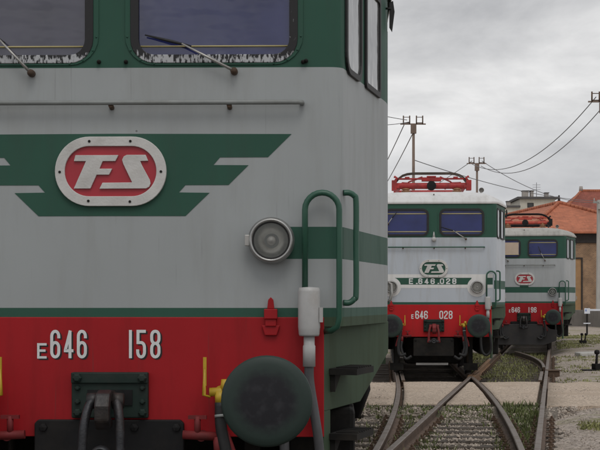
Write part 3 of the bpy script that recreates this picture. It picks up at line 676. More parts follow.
BODY_L, HWF, HWS, TAP = 17.2, 1.262, 1.57, 1.55
Z_LOW, Z_STR0, Z_STR1, Z_B0, Z_B1, Z_GRN, Z_TOP = 1.395, 1.447, 1.497, 1.765, 1.941, 2.815, 3.50
def plan(ins=0.0, hwf=HWF, r=0.07, hws=HWS, extra=()):
    """closed outline seen from above, starting at the left end of the front face; returns points"""
    a, b = hwf - ins, hws - ins; y0, y1 = ins * 0.9, BODY_L - ins * 0.9
    def quarter():
        pts = [(x, y0) for x in sorted(extra)] if extra else []
        # rounded front corner
        dv = Vector((b - a, TAP)).normalized()
        for i in range(6):
            t = i / 5; p0, p1, p2 = Vector((a - r, y0)), Vector((a, y0)), Vector((a, y0)) + dv * r
            q = p0 * (1 - t) ** 2 + p1 * 2 * t * (1 - t) + p2 * t * t; pts.append((q.x, q.y))
        c = Vector((b, y0 + TAP)); d0 = c - dv * 0.12; d2 = c + Vector((0, 0.12))
        for i in range(4):
            t = i / 3; q = d0 * (1 - t) ** 2 + c * 2 * t * (1 - t) + d2 * t * t; pts.append((q.x, q.y))
        return pts
    Q = quarter(); right = Q + [(x, y0 + y1 - y) for x, y in reversed(Q)]
    return right + [(-x, y) for x, y in reversed(right)]
def loft(m, loops, matfn=None, skip=None, smooth=False):
    n = len(loops[0]); vs = [p for lp in loops for p in lp]; b = len(m.v); m.v += vs
    for j in range(len(loops) - 1):
        for i in range(n):
            i2 = (i + 1) % n; q = [loops[j][i], loops[j][i2], loops[j + 1][i2], loops[j + 1][i]]; c = [sum(p[k] for p in q) / 4 for k in range(3)]
            if skip and skip(c, abs(loops[j][i][1] - loops[j][i2][1]) < 1e-6): continue
            m.f.append((b + j * n + i, b + j * n + i2, b + (j + 1) * n + i2, b + (j + 1) * n + i)); m.m.append(matfn(c) if matfn else 0); m.sm.append(smooth)

WH = (0.148, 0.975, 2.886, 3.36, 0.085)      # opening of a windscreen: u0, u1, z0, z1, corner radius
def build_loco(key, label, spec):
    pose = POSE[key]; T = tag(empty('electric_locomotive', (pose[0], pose[1], 0), -pose[2]), label, 'locomotive', None)
    near = key == 'near'
    px = lambda x, y, d=0.0: pixl(pose, x, y, d)
    paint = spec['paint']
    # ---- upper body with the windscreen wall left open and filled by a pierced panel
    m = MB(); ex = (0.0, 0.93)
    zs = [Z_LOW, Z_STR0, Z_STR1, Z_B0, Z_B1, Z_GRN, Z_TOP]
    loops = [[(x, y, z) for x, y in plan(extra=ex)] for z in zs]
    def mf(c):
        z = c[2]; face = c[1] < 0.005 or c[1] > BODY_L - 0.005
        if z < Z_STR0: return 3
        if z < Z_STR1: return 1
        if Z_B0 < z < Z_B1:
            if spec['band'] == 'wings': return 1 if (not face or abs(c[0]) > 0.96) else 0
            if spec['band'] == 'full': return 1
            return 1 if not face else 0
        return 1 if z > Z_GRN else 0
    lim = HWF - 0.07
    loft(m, loops, mf, lambda c, flat: flat and c[2] > Z_GRN and c[1] < 0.005)
    body = m.build('body_shell', [paint, 'green_paint', 'red_paint', 'lower_green_paint'], T)
    # windscreen wall: two pierced cells and the filling strips
    m = MB(); u0, u1, z0, z1, rr = WH; g = 0.046
    for s in (-1, 1):
        hole = rrect(u0 - g + .012, u1 + g - .012, z0 - g + .012, z1 + g - .012, rr + g - .012, 6)
        ca, cb = 0.0, lim; cu, cv = (u0 + u1) / 2, (z0 + z1) / 2; out = []
        for (a, b) in hole:
            dx, dz = a - cu, b - cv; k = 1e9
            if dx: k = min(k, ((cb if dx > 0 else ca) - cu) / dx)
            if dz: k = min(k, ((Z_TOP if dz > 0 else Z_GRN) - cv) / dz)
            out.append((cu + dx * k, cv + dz * k))
        n = len(hole); vs = [(s * a, 0, b) for a, b in out] + [(s * a, 0, b) for a, b in hole] + [(s * a, 0.05, b) for a, b in hole]
        fs = [(q * n + i, q * n + (i + 1) % n, (q + 1) * n + (i + 1) % n, (q + 1) * n + i) for q in (0, 1) for i in range(n)]
        # corner fans so that the cell reaches its rectangle corners
        m.add(vs, fs)
        for (a, b) in ((ca, Z_GRN), (cb, Z_GRN), (ca, Z_TOP), (cb, Z_TOP)):
            best = None
            for i in range(n):
                p, q = out[i], out[(i + 1) % n]
                if abs(p[0] - q[0]) > 1e-6 and abs(p[1] - q[1]) > 1e-6 and min(abs(p[0] - a), abs(q[0] - a)) < 1e-6 and min(abs(p[1] - b), abs(q[1] - b)) < 1e-6: best = i
            if best is not None: m.add([(s * out[best][0], 0, out[best][1]), (s * a, 0, b), (s * out[(best + 1) % n][0], 0, out[(best + 1) % n][1])], [(0, 1, 2)])
    m.build('windscreen_wall', 'green_paint', T)
    # cab interior seen dimly through the glass
    m = MB(); m.box(-1.15, 1.15, 1.3, 1.34, 2.2, 3.38); m.box(-1.15, 1.15, 0.1, 1.3, 2.16, 2.2); m.box(-1.12, 1.12, 0.12, 0.55, 2.2, 2.72)
    m.build('cab_interior', 'cab_interior', T)
    for s in (-1, 1):
        gm = MB(); gm.prism([(s * a, b) for a, b in rrect(u0 - 0.012, u1 + 0.012, z0 - 0.012, z1 + 0.012, rr + 0.012)], -0.016, -0.010)
        pane = gm.build('windscreen', spec.get('glassL' if s < 0 else 'glassR', 'windscreen_glass' if near else 'blue_glass'), T)
        fr = MB().ring([(s * a, b) for a, b in rrect(u0 - g, u1 + g, z0 - g, z1 + g, rr + g)], [(s * a, b) for a, b in rrect(u0, u1, z0, z1, rr)], -0.018, 0.012)
        fr.build('window_seal', 'worn_seal' if near else 'black_rubber', pane, 0.004)
        lip = MB().ring([(s * a, b) for a, b in rrect(u0 - g - .03, u1 + g + .03, z0 - g - .012, z1 + g + .03, rr + g + .03)], [(s * a, b) for a, b in rrect(u0 - g + .001, u1 + g - .001, z0 - g + .001, z1 + g - .001, rr + g)], 0.0006, 0.007)
        lip.build('window_surround', 'green_paint', pane, 0.003)
        MB().tube([(s * (u0 + .004), 0.005, z0 + 0.047), (s * (u1 - .004), 0.005, z0 + 0.047)], 0.0045 if near else .009, 8).build('blind_rail', 'yellow_trim', pane)
        if not near: MB().tube([(s * (u0 + .004), 0.008, z1 - 0.06), (s * (u1 - .004), 0.008, z1 - 0.06)], 0.010, 8).build('blind_rail', 'yellow_trim', pane)
        if spec.get('beige_side') == s: MB().box(min(s * u0, s * u1) + .02, max(s * u0, s * u1) - .02, -0.0015, 0.004, z0 + .04, z1 - .05).build('beige_sheet', 'pale_beige', pane)  # flat beige sheet across one windscreen pane
        # rivets round the surround
        rv = MB()
        for (a, b) in rrect(u0 - g - .017, u1 + g + .017, z0 - g - .004, z1 + g + .017, rr + g + .017, 3): rv.lathe([(0.006, 0.0), (0.005, -0.004), (0.0, -0.005)], (s * a, -0.0065, b), 'y', 6)
        rv.build('rivet_row', 'green_paint', pane)
    # wiper: pivot below the glass, arm and blade
    for (pxy, mid, tip) in spec['wipers']:
        p, q, r_ = (px(*pxy, 0.03), px(*mid, 0.035), px(*tip, 0.028))
        w = MB().tube([(p[0], -0.045, p[1]), (q[0], -0.05, q[1])], [0.009 * spec['ws'], 0.005 * spec['ws']], 8).build('wiper', 'bare_metal', T)
        d = Vector((r_[0] - q[0], 0, r_[1] - q[1])); bl = MB().tube([(q[0] - d.x * .25, -0.038, q[1] - d.z * .25), (q[0] + d.x * .3, -0.036, q[1] + d.z * .3), (r_[0], -0.03, r_[1])], [0.005 * spec['ws'], 0.009 * spec['ws'], 0.004 * spec['ws']], 8)
        bl.build('wiper_blade', 'black_rubber', w)
        MB().lathe([(0.02, 0.0), (0.02, -0.04), (0.012, -0.06), (0, -0.06)], (p[0], 0, p[1]), 'y', 12).build('wiper_pivot', 'rust_steel', w)
    # ---- side windows of the cab on the tapered flanks, glass proud of the sheet
    dv = Vector((HWS - HWF, TAP)).normalized(); nv = Vector((dv.y, -dv.x))
    for s in (-1, 1):
        fnS = lambda u, v, w, s=s: (s * (HWF + dv.x * u + nv.x * w), dv.y * u + nv.y * w, v)
        for (a, b, r0) in ((0.085, 0.565, 0.11), (0.70, 1.22, 0.03)):
            pane = MB().prism(rrect(a + .035, b - .035, 2.835, 3.39, r0 * .8), 0.001, 0.006, 0, fnS).build('side_window', 'side_glass' if near else 'dark_pane', T)
            MB().ring(rrect(a, b, 2.80, 3.425, r0), rrect(a + .035, b - .035, 2.835, 3.39, r0 * .8), 0.001, 0.016, 0, fnS).build('window_seal', 'black_rubber', pane, 0.003)
        # rear-view mirror
        mr_ = MB().tube([fnS(1.50, 3.42, 0.0), fnS(1.51, 3.42, 0.03)], 0.007, 8); mr_.prism([(-.012, 3.30), (.006, 3.27), (.022, 3.40), (.012, 3.47), (-.012, 3.46)], -.008, .008, 0, lambda u, v, w, s=s: (fnS(1.52, 0, 0.03)[0] + s * u, fnS(1.52, 0, .03)[1] + w, v))
        mr_.build('mirror', 'black_rubber', T)
        # door and louvred panels on the straight flank
        for k, (ya, yb) in enumerate(((1.95, 2.65),)):
            d = MB().box(s * HWS - .004 if s > 0 else s * HWS - .012, s * HWS + .012 if s > 0 else s * HWS + .004, ya, yb, 1.53, 3.36).build('cab_door', paint, T, 0.004)
            MB().tube([(s * (HWS + .01), ya + .08, 1.66), (s * (HWS + .035), ya + .08, 1.65), (s * (HWS + .04), ya + .08, 1.58), (s * (HWS + .03), ya + .08, 1.54), (s * (HWS + .01), ya + .08, 1.53)], 0.011, 8).build('handle', 'bare_metal', d)
        for k in range(6):
            ya = 3.6 + k * 1.75; lv = MB().box(min(s * HWS, s * (HWS + .01)), max(s * HWS, s * (HWS + .01)), ya, ya + 1.2, 2.05, 2.7)
            for j in range(8): lv.box(min(s * HWS, s * (HWS + .022)), max(s * HWS, s * (HWS + .022)), ya + .04, ya + 1.16, 2.09 + j * .075, 2.125 + j * .075)
            lv.build('louvre_panel', paint, T)
    # ---- roof
    m = MB(); lv = [(Z_TOP + .0015, -.022), (Z_TOP + .02, -.03), (Z_TOP + .05, -.03), (Z_TOP + .06, -.012), (3.58, .0), (3.64, .045), (3.685, .12), (3.735, .24), (3.765, .42), (3.785, .66), (3.795, .95), (3.80, 1.2)]
    lp = [[(x, y, z) for x, y in plan(ins=i, hwf=HWF, r=0.16)] for z, i in lv]
    loft(m, lp, None, None, True); b = len(m.v); n = len(lp[0]); m.f.append(tuple(b - n + i for i in range(n))); m.m.append(0); m.sm.append(False)
    roof = m.build('roof', spec['roof'], T)
    MB().box(-0.012, 0.012, 0.13, 0.5, 3.70, 3.712, 0, Matrix.Translation((0, -.05, 0)) ).build('roof_seam', 'rust_steel', roof)
    hb = MB().tube([(1.0, .75, 3.62), (1.0, .75, 3.80)], 0.02, 8).lathe([(0.02, 0), (0.025, -.1), (0.05, -.2), (0.055, -.2), (0.0, -.15)], (1.0, .78, 3.82), 'y', 12)
    hb.build('horn', 'bare_metal', T)
    # ---- pantograph, folded
    PR = spec['panto']; Y0 = 1.75
    p = MB(); PW = 0.80
    p.tube([(-PW, Y0, 4.0), (PW, Y0, 4.0)], 0.068 if key == 'mid' else .05, 14, 1)
    p.tube([(-PW, Y0 + 2.2, 4.02), (PW, Y0 + 2.2, 4.02)], 0.05, 12)
    for s in (-1, 1):
        p.tube([(s * .72, Y0 - .1, 3.98), (s * .72, Y0 + 2.35, 3.98)], 0.035, 10)
        p.box(s * .80 - .055, s * .80 + .055, Y0 - .10, Y0 + .10, 3.90, 4.12)
        p.tube([(s * .80, Y0 - .02, 4.08), (s * .74, Y0 - .04, 4.17), (s * .80, Y0 - .02, 4.20)], 0.03, 8)
    pan = p.build('pantograph', ['black_frame' if key == 'far' else PR, PR], T, 0.008)
    q = MB()
    for s in (-1, 1):
        q.tube([(s * .62, Y0 + .02, 4.06), (s * .50, Y0 + 1.1, 4.14), (s * .38, Y0 + 2.1, 4.10)], 0.028, 10)
        q.tube([(s * .70, Y0 + 2.1, 4.06), (s * .45, Y0 + 1.1, 4.18), (s * .2, Y0 + .15, 4.20)], 0.02, 10)
    q.tube([(-.72, Y0 + .03, 4.155), (.72, Y0 + .03, 4.155)], 0.02, 10)
    q.box(-.21, .21, Y0 - .02, Y0 + .10, 4.10, 4.185); q.box(-.10, .10, Y0 - .03, Y0 + .06, 4.185, 4.215)
    for s in (-1, 1): q.box(s * .52 - .05, s * .52 + .05, Y0 - .01, Y0 + .05, 4.15, 4.20)
    q.build('folding_arm', PR, pan, 0.006)
    bow = [(-.76, 4.10), (-.70, 4.175), (-.62, 4.235), (-.52, 4.268), (-.40, 4.283), (.40, 4.283), (.52, 4.268), (.62, 4.235), (.70, 4.175), (.76, 4.10)]
    hd = MB()
    for yy in (Y0 + .02, Y0 + .34): hd.tube([(a, yy, b) for a, b in bow], 0.024 if key == 'far' else 0.015, 8)
    hd.build('collector_head', 'black_frame' if key == 'far' else 'sleeper_wood', pan)
    for sx in (-.55, .55):
        for yy in (Y0, Y0 + 2.2):
            MB().lathe([(.05, 0), (.05, .04), (.1, .05), (.1, .07), (.055, .08), (.1, .10), (.1, .12), (.055, .13), (.1, .15), (.09, .17), (.05, .18), (.05, .24), (0, .24)], (sx, yy, 3.775), 'z', 12).build('insulator', 'insulator_brown', pan)
    MB().lathe([(.10, -.06), (.10, .06)], (0, Y0 - .05, 4.0), 'y', 16).build('spring_housing', 'black_frame', pan)
    # ---- lower body: red panel in front, green flanks with a cut corner at the back
    HL = 1.165; m = MB(); zb = 0.90
    red0, red1 = 0.79, Z_STR0
    m = MB().prism([(-HL, red0), (HL, red0), (HL, red1 - .001), (-HL, red1 - .001)], -0.05, 0.006)
    m.build('front_panel', spec['red'], T, 0.004)
    for s in (-1, 1):
        d2 = Vector((HWS - HL, TAP)).normalized(); n2 = Vector((d2.y, -d2.x)); LN = sqrt((HWS - HL) ** 2 + TAP ** 2)
        fn2 = lambda u, v, w, s=s: (s * (HL + .0015 + d2.x * u + n2.x * w), d2.y * u + n2.y * w + .002, v)
        MB().prism([(0.0, Z_STR0 - .045), (0.0, 0.93), (LN * .52, 0.93), (LN, 1.20), (LN, Z_STR0 - .045)], -0.03, 0.0, 0, fn2).build('side_skirt', 'lower_green_paint', T, 0.004)
        MB().prism([(0.0, .93), (0.0, .35), (0.13, .35), (0.13, .93)], -0.03, 0.0, 0, fn2).build('step_plate', 'lower_green_paint', T, 0.003)
        for zz in (1.16, 0.80):
            st = MB(); M = lambda u, v, w: fn2(u, v, w)
            vs = [fn2(u, v, w) for u in (0.10, 0.50) for v in (zz - .035, zz) for w in (0.002, 0.16)]
            st.add(vs, [(0, 1, 3, 2), (4, 6, 7, 5), (0, 4, 5, 1), (2, 3, 7, 6), (0, 2, 6, 4), (1, 5, 7, 3)])
            for j in range(7):
                u = 0.14 + j * .05; vs = [fn2(a, v, w) for a in (u, u + .018) for v in (zz, zz + .008) for w in (0.03, 0.158)]
                st.add(vs, [(0, 1, 3, 2), (4, 6, 7, 5), (0, 4, 5, 1), (2, 3, 7, 6), (0, 2, 6, 4), (1, 5, 7, 3)])
            st.prism([(0.12, zz - .03), (0.26, zz - .03), (0.12, zz - .13)], 0.002, 0.03, 0, fn2)
            st.build('step', 'underframe', T)
        # straight flank below the stripe
        sg = MB(); sg.prism([(TAP + .1, Z_LOW - .001), (BODY_L - TAP - .1, Z_LOW - .001), (BODY_L - TAP - .1, 1.12), (TAP + .1, 1.12)], HWS - .06, HWS - .012, 0, lambda u, v, w, s=s: (s * w, u, v)); sg.build('side_sill', 'lower_green_paint', T)
    # underframe deck that carries everything
    MB().box(-1.1, 1.1, 0.055, BODY_L - .055, 1.0, 1.38).build('underframe', 'underframe', T)
    for s in (-1, 1):
        for yy in (4.9, 7.0, 10.2, 12.2): MB().box(s * 1.0 - .35, s * 1.0 + .35, yy - .55, yy + .35, .55, 1.02).build('equipment_box', 'underframe', T, 0.02)
        MB().box(s * 1.14 - .2, s * 1.14 + .2, .42, 1.25, .42, .915).build('equipment_box', 'underframe', T, 0.03)
        # sand box and its hanging pipe behind the cab steps
        sb = MB(); sb.tube([(s * 1.36, 1.30, 1.22), (s * 1.37, 1.36, .98), (s * 1.34, 1.42, .80)], [0.07, 0.085, 0.05], 10); sb.tube([(s * 1.34, 1.42, .82), (s * 1.33, 1.46, .66), (s * 1.30, 1.50, .55)], 0.018, 8)
        sb.build('sand_pipe', 'black_frame', T)
    # bogies with wheels
    for yc in (2.85, 8.6, 14.35):
        bg_ = MB()
        for s in (-1, 1):
            bg_.prism([(yc - 2.0, .62), (yc - 1.75, .86), (yc - .5, .80), (yc + .5, .80), (yc + 1.75, .86), (yc + 2.0, .62), (yc + 1.2, .52), (yc + .6, .40), (yc - .6, .40), (yc - 1.2, .52)], 1.0, 1.08, 0, lambda u, v, w, s=s: (s * w, u, v))
            for yy in (yc - 1.55, yc + 1.55): bg_.lathe([(.17, 0), (.17, .16 * s), (.12, .2 * s), (0, .2 * s)], (s * 1.03, yy, .625), 'x', 14)
        bg_.box(-1.0, 1.0, yc - 1.95, yc - 1.82, .6, .8); bg_.box(-1.0, 1.0, yc - .3, yc + .3, .45, .78)
        bo = bg_.build('bogie', 'underframe', T)
        for yy in (yc - 1.55, yc + 1.55):
            for s in (-1, 1):
                MB().lathe([(0, -.06), (.3, -.06), (.3, -.03), (.53, -.03), (.55, -.07), (.655, -.07), (.655, -.04), (.627, -.03), (.62, .06), (.55, .06), (.53, .02), (.2, .02), (.14, .08), (0, .08)] if s > 0 else
                           [(0, .06), (.3, .06), (.3, .03), (.53, .03), (.55, .07), (.655, .07), (.655, .04), (.627, .03), (.62, -.06), (.55, -.06), (.53, -.02), (.2, -.02), (.14, -.08), (0, -.08)], (s * .76, yy, .625), 'x', 40).build('wheel', 'grease_steel', bo)
            MB().box(-.60, .60, yy - .42, yy + .42, .20, .92).build('shade_block', 'underframe', bo, .08)  # block added between the wheels to stop light showing underneath
            MB().tube([(-.75, yy, .625), (.75, yy, .625)], .09, 14).build('axle', 'underframe', bo)
    # ---- buffers
    for s in (-1, 1):
        c = (s * .875, 0, 1.02); BP = -0.55
        c = (0, 0, 0); h_ = MB()
        h_.lathe([(0, BP), (.06, BP + .0005), (.155, BP + .003), (.19, BP + .006), (.222, BP + .012), (.2345, BP + .022), (.236, BP + .035), (.228, BP + .045), (.10, BP + .06), (.08, BP + .10)], c, 'y', 48, 0)
        hd = h_.build('buffer', 'buffer_face', T); hd.location = (s * .875, 0, 1.02)
        MB().lathe([(.075, BP + .08), (.075, BP + .26)], c, 'y', 24).build('buffer_stem', 'grease_steel', hd)
        MB().lathe([(.10, BP + .24), (.105, BP + .26), (.12, BP + .44), (.15, BP + .50), (.19, BP + .51), (.19, BP + .543)], c, 'y', 24).build('buffer_housing', 'black_frame', hd)
    # ---- lamps
    for s in (-1, 1):
        lu, lz = spec['lamp']; c = (s * lu, 0, lz); R = .127
        if spec['band'] == 'white':
            MB().prism([(s * lu + .20 * cos(2 * pi * i / 32), lz + .20 * sin(2 * pi * i / 32)) for i in range(32)], .003, .006).build('lamp_ground', 'white_paint', T)
        l = MB().lathe([(R * .90, -.002), (R * .93, -.03), (R, -.04), (R, -.065), (R * .95, -.075), (R * .94, -.10), (R * .90, -.108), (R * .84, -.108), (R * .80, -.10), (R * .79, -.085)], c, 'y', 40, cap=False).build('headlamp', 'lamp_metal', T)
        MB().lathe([(R * .80, -.094), (R * .79, -.099), (R * .745, -.099), (R * .735, -.088)], c, 'y', 40, cap=False).build('lamp_rim', 'black_rubber', l)
        MB().lathe([(R * .74, -.083), (R * .66, -.05), (R * .5, -.02), (R * .3, .002), (R * .12, .012), (0, .014)], c, 'y', 32, cap=False).build('reflector', 'mirror_metal', l)
        ln = MB(); nc = 72; vs = []
        for i in range(nc + 1):
            a = -1 + 2 * i / nc; hgt = sqrt(max(0, 1 - a * a)) * R * .75
            for j in range(7):
                b_ = -1 + 2 * j / 6; rr2 = a * a * .5625 + (b_ * hgt / R) ** 2
                vs.append((c[0] + a * R * .75, -.097 + rr2 * .010 - .0022 * abs(sin(i * pi / 6)), c[2] + b_ * hgt))
        ln.add(vs, [(i * 7 + j, i * 7 + j + 1, (i + 1) * 7 + j + 1, (i + 1) * 7 + j) for i in range(nc) for j in range(6)], 0, True)
        ln.build('lens', 'lens_glass', l)
        bb = MB().lathe([(0, -.078), (.018, -.073), (.026, -.055), (.016, -.03), (.01, -.02)], c, 'y', 14); bb.build('bulb', 'ceramic_white', l)
        hl = MB().box(c[0] - R - .016, c[0] - R + .01, -.08, -.045, lz - .03, lz + .03); hl.build('hinge', 'bare_metal', l, 0.003)
    # ---- hand rail under the windows
    hu = spec['rail_u']; hz = 2.617
    rl = MB().tube([(-hu, -.005, hz), (-hu, -.045, hz), (-hu + .02, -.055, hz), (hu - .02, -.055, hz), (hu, -.045, hz), (hu, -.005, hz)], .0135, 10).build('handrail', spec['rail_mat'], T)
    for uu in (-hu * .62, 0, hu * .62):
        MB().tube([(uu, -.001, hz - .022), (uu, -.05, hz - .012)], .014, 10).build('rail_bracket', 'rust_steel', rl)
    # ---- hoop handle in front and second handle on the flank
    for s in (-1, 1):
        x0, x1 = 1.062, 1.248; r = (x1 - x0) / 2; zt = 2.03; yy = -.07
        pts = [(s * x0, yy, 1.60)] + [(s * (x0 + r - r * cos(a)), yy, zt + r * sin(a)) for a in [pi * i / 12 for i in range(13)]] + [(s * x1, yy, 1.44), (s * (x1 - .01), yy + .01, 1.395), (s * (x1 - .045), yy + .035, 1.372), (s * (x1 - .085), yy + .09, 1.368)]
        MB().tube(pts, .0165, 12).build('grab_rail', 'handrail_green', T)
        fnS = lambda u, v, w, s=s: (s * (HWF + dv.x * u + nv.x * w), dv.y * u + nv.y * w, v)
        pts = smooth_path([fnS(.05, 2.13, .0), fnS(.06, 2.13, .03), fnS(.07, 2.115, .055), fnS(.075, 2.08, .066), fnS(.075, 1.85, .066), fnS(.075, 1.58, .066), fnS(.07, 1.545, .055), fnS(.06, 1.525, .03), fnS(.05, 1.525, .0)], 5)
        MB().tube(pts, .0165, 12).build('flank_grab_rail', 'handrail_green', T)
        # jumper socket, white, with its cable
        sx, sy = s * 1.085, -.10
        so = MB().lathe([(0, 0), (.052, 0), (.056, .01), (.060, .05), (.060, .24), (.055, .262), (.0, .266)], (sx, sy, 1.345), 'z', 18); so.box(sx - .045, sx + .045, sy + .03, .0, 1.40, 1.55); so.box(sx + .055, sx + .075, sy - .03, sy + .03, 1.42, 1.50)
        so = so.build('jumper_socket', 'ceramic_white', T)
        MB().lathe([(0, 0), (.034, 0), (.034, .11), (.030, .118), (.030, .17)], (sx, sy, 1.18), 'z', 14).build('jumper_plug', 'ceramic_white', so)
        MB().tube(smooth_path([(sx, sy, 1.20), (sx + s * .002, sy, 1.10), (sx + s * .03, sy - .005, .92), (sx + s * .055, sy - .01, .74), (sx + s * .06, sy + .02, .52), (sx - s * .03, sy + .03, .42), (sx - s * .12, sy + .05, .52), (sx - s * .14, sy + .1, .80)]), .027, 10).build('jumper_cable', 'cable_grey' if near else 'black_rubber', so)
        # tail lamp bracket
        bx_, bz = px(271, 318) if near else (0.873, 1.42)
        bx_ = abs(bx_); br = MB(); br.box(s * bx_ - .036, s * bx_ + .036, -.05, -.0065, bz - .005, bz + .05); br.prism([(s * bx_ - .02, bz + .05), (s * bx_ + .02, bz + .05), (s * bx_ + .014, bz + .10), (s * bx_, bz + .115), (s * bx_ - .014, bz + .10)], .02, .034)
        br.prism([(s * bx_ - .05, bz - .04), (s * bx_ + .05, bz - .04), (s * bx_ + .032, bz - .095), (s * bx_ - .032, bz - .095)], .0065, .03); br.box(s * bx_ - .03, s * bx_ + .03, -.04, -.01, bz - .045, bz - .004)
        br.build('lamp_bracket', spec['red'], T, 0.004)
        # brake pipe cocks and hoses
        cu, cz = (.60 if s > 0 else .675), 1.045
        ck = MB(); ck.tube([(s * cu, 0.0, cz), (s * cu, -.09, cz)], .028, 12); ck.tube([(s * (cu - .055), -.09, cz - .005), (s * (cu + .06), -.09, cz)], .024, 12); ck.tube([(s * (cu + .03), -.09, cz), (s * (cu + .03), -.09, cz + .065)], [.03, .022], 10)
        ck.tube([(s * cu, -.09, cz), (s * (cu + .005), -.10, cz - .07)], [.03, .028], 12)
        ck.tube([(s * (cu - .05), -.10, cz - .03), (s * (cu - .085), -.10, cz - .02), (s * (cu - .08), -.10, cz + .12)], [.008, .011, .007], 8); ck.box(s * (cu - .08) - .009, s * (cu - .08) + .009, -.106, -.094, cz + .03, cz + .185)
        ck = ck.build('brake_cock', 'yellow_paint', T)
        MB().tube(smooth_path([(s * (cu + .005), -.10, cz - .06), (s * (cu + .01), -.11, cz - .2), (s * (cu + .05), -.13, cz - .42), (s * (cu + .02), -.16, cz - .62), (s * (cu - .10), -.15, cz - .60)]), .032, 12).build('brake_hose', 'black_rubber', ck)
        MB().tube([(s * (cu + .007), -.107, cz - .125), (s * (cu + .008), -.109, cz - .14)], .0345, 12).build('hose_clip', 'grey_tube', ck)
        c2 = MB(); u2, z2 = (.50 if s > 0 else .56), .80
        c2.tube([(s * u2, .02, z2), (s * u2, -.10, z2)], .028, 12); c2.tube([(s * (u2 - .10), -.10, z2 + .01), (s * (u2 + .10), -.10, z2)], .024, 12); c2.tube([(s * (u2 - .02), -.1, z2), (s * (u2 - .02), -.1, z2 + .11)], .018, 10); c2.tube([(s * (u2 + .09), -.10, z2), (s * (u2 + .10), -.10, z2 - .12)], .028, 12); c2.box(s * (u2 - .02) - .05, s * (u2 - .02) + .05, -.115, -.085, z2 + .095, z2 + .115)
        c2 = c2.build('brake_cock', 'dull_red_pipe', T)
        MB().tube(smooth_path([(s * (u2 + .10), -.10, z2 - .1), (s * (u2 + .11), -.12, z2 - .25), (s * (u2 + .02), -.16, z2 - .45), (s * (u2 - .1), -.15, z2 - .40)]), .03, 10).build('brake_hose', 'black_rubber', c2)
        MB().tube(smooth_path([(s * (cu + .03), -.085, cz - .22), (s * (cu + .075), -.10, cz - .34), (s * (cu + .10), -.11, cz - .45)]), .018, 8).build('red_hose', 'dull_red_pipe', c2)
    # ---- draw gear
    hk = MB().box(-.215, .205, -.05, -.0065, .895, 1.145).build('coupler_plate', 'buffer_green', T, 0.008)
    MB().box(-.215, .205, -.066, -.0505, 1.085, 1.145).build('plate_bar', 'buffer_green', hk, 0.006)
    MB().box(-.125, .12, -.058, -.0505, .965, 1.05).build('hook_slot', 'black_frame', hk)
    for (a, b, r) in ((-.18, 1.115, .026), (.175, 1.115, .026), (-.18, 1.06, .016), (.175, 1.06, .016), (-.18, .985, .016), (.175, .985, .016), (-.18, .925, .024), (.175, .925, .024)):
        MB().lathe([(r, 0), (r * .95, -.016), (r * .6, -.024), (0, -.025)], (a, -.05 if b < 1.08 else -.066, b), 'y', 6, smooth=False).build('bolt', 'buffer_green', hk)
    hook = MB()
    prof = [(-.06, 1.045), (-.22, 1.06), (-.30, 1.045), (-.345, .98), (-.34, .90), (-.29, .85), (-.22, .86), (-.20, .90), (-.245, .91), (-.275, .945), (-.265, .99), (-.22, 1.0), (-.06, .985)]
    hook.prism(prof, -.04, .04, 0, lambda u, v, w: (w - .005, u, v)); hook = hook.build('draw_hook', 'grease_steel' if near else spec['link'], T, 0.012)
    for s in (-1, 1):
        MB().lathe([(0, s * .10), (.042, s * .098), (.045, s * .04), (0, s * .035)], (-.005, -.20, 1.0), 'x', 14).build('hook_pin', 'grease_steel' if near else spec['link'], hook)
        MB().tube(smooth_path([(s * .055 - .005, -.20, 1.01), (s * .075 - .01, -.235, .98), (s * .092 - .012, -.27, .90), (s * .10 - .014, -.285, .80), (s * .10 - .014, -.29, .68)]), [.025] * 21 + [.027, .03, .034, .036], 12).build('coupling_link', 'link_steel' if near else spec['link'], hook)
    MB().tube([(-.125, -.29, .70), (.10, -.29, .70)], .035, 14).build('coupling_pin', 'link_steel', hook)
    MB().lathe([(.055, .03), (.055, -.02), (.045, -.035), (.038, -.037), (.036, -.028), (.018, -.028), (.015, -.036), (0, -.036)], (-.014, -.31, .715), 'y', 24).build('coupling_screw_end', 'link_steel', hook)
    dz_ = -.12 if key == 'mid' else 0; pl = MB().prism([(-.42, .40), (.40, .40), (.40, .865 + dz_), (.38, .885 + dz_), (-.40, .885 + dz_), (-.42, .865 + dz_)], .0065, .042); pl = pl.build('drag_box', 'underframe' if key == 'mid' else 'black_frame', T, 0.006)
    for a in (-.37, .36, .13): MB().lathe([(.024, 0), (.022, -.014), (0, -.018)], (a, -.042, .845 + dz_), 'y', 6, smooth=False).build('bolt', 'black_frame', pl)
    if spec.get('pilot'):
        MB().prism([(-.86, .16), (.62, .16), (.98, .30), (1.0, .62), (.78, .66), (.62, .80), (-.62, .80), (-.78, .66), (-1.0, .62), (-.98, .30)], .05, .09).build('pilot_plate', 'pilot_grey', T, 0.01)
    else:
        for s in (-1, 1): MB().box(s * .76 - .04, s * .76 + .04, .25, .31, .20, .95).box(s * .76 - .14, s * .76 + .14, .22, .34, .10, .24).build('rail_guard', 'underframe', T)
        if key == 'mid': MB().box(-.36, .30, .30, .36, .20, .245).build('cross_bar', 'cast_alu', T)
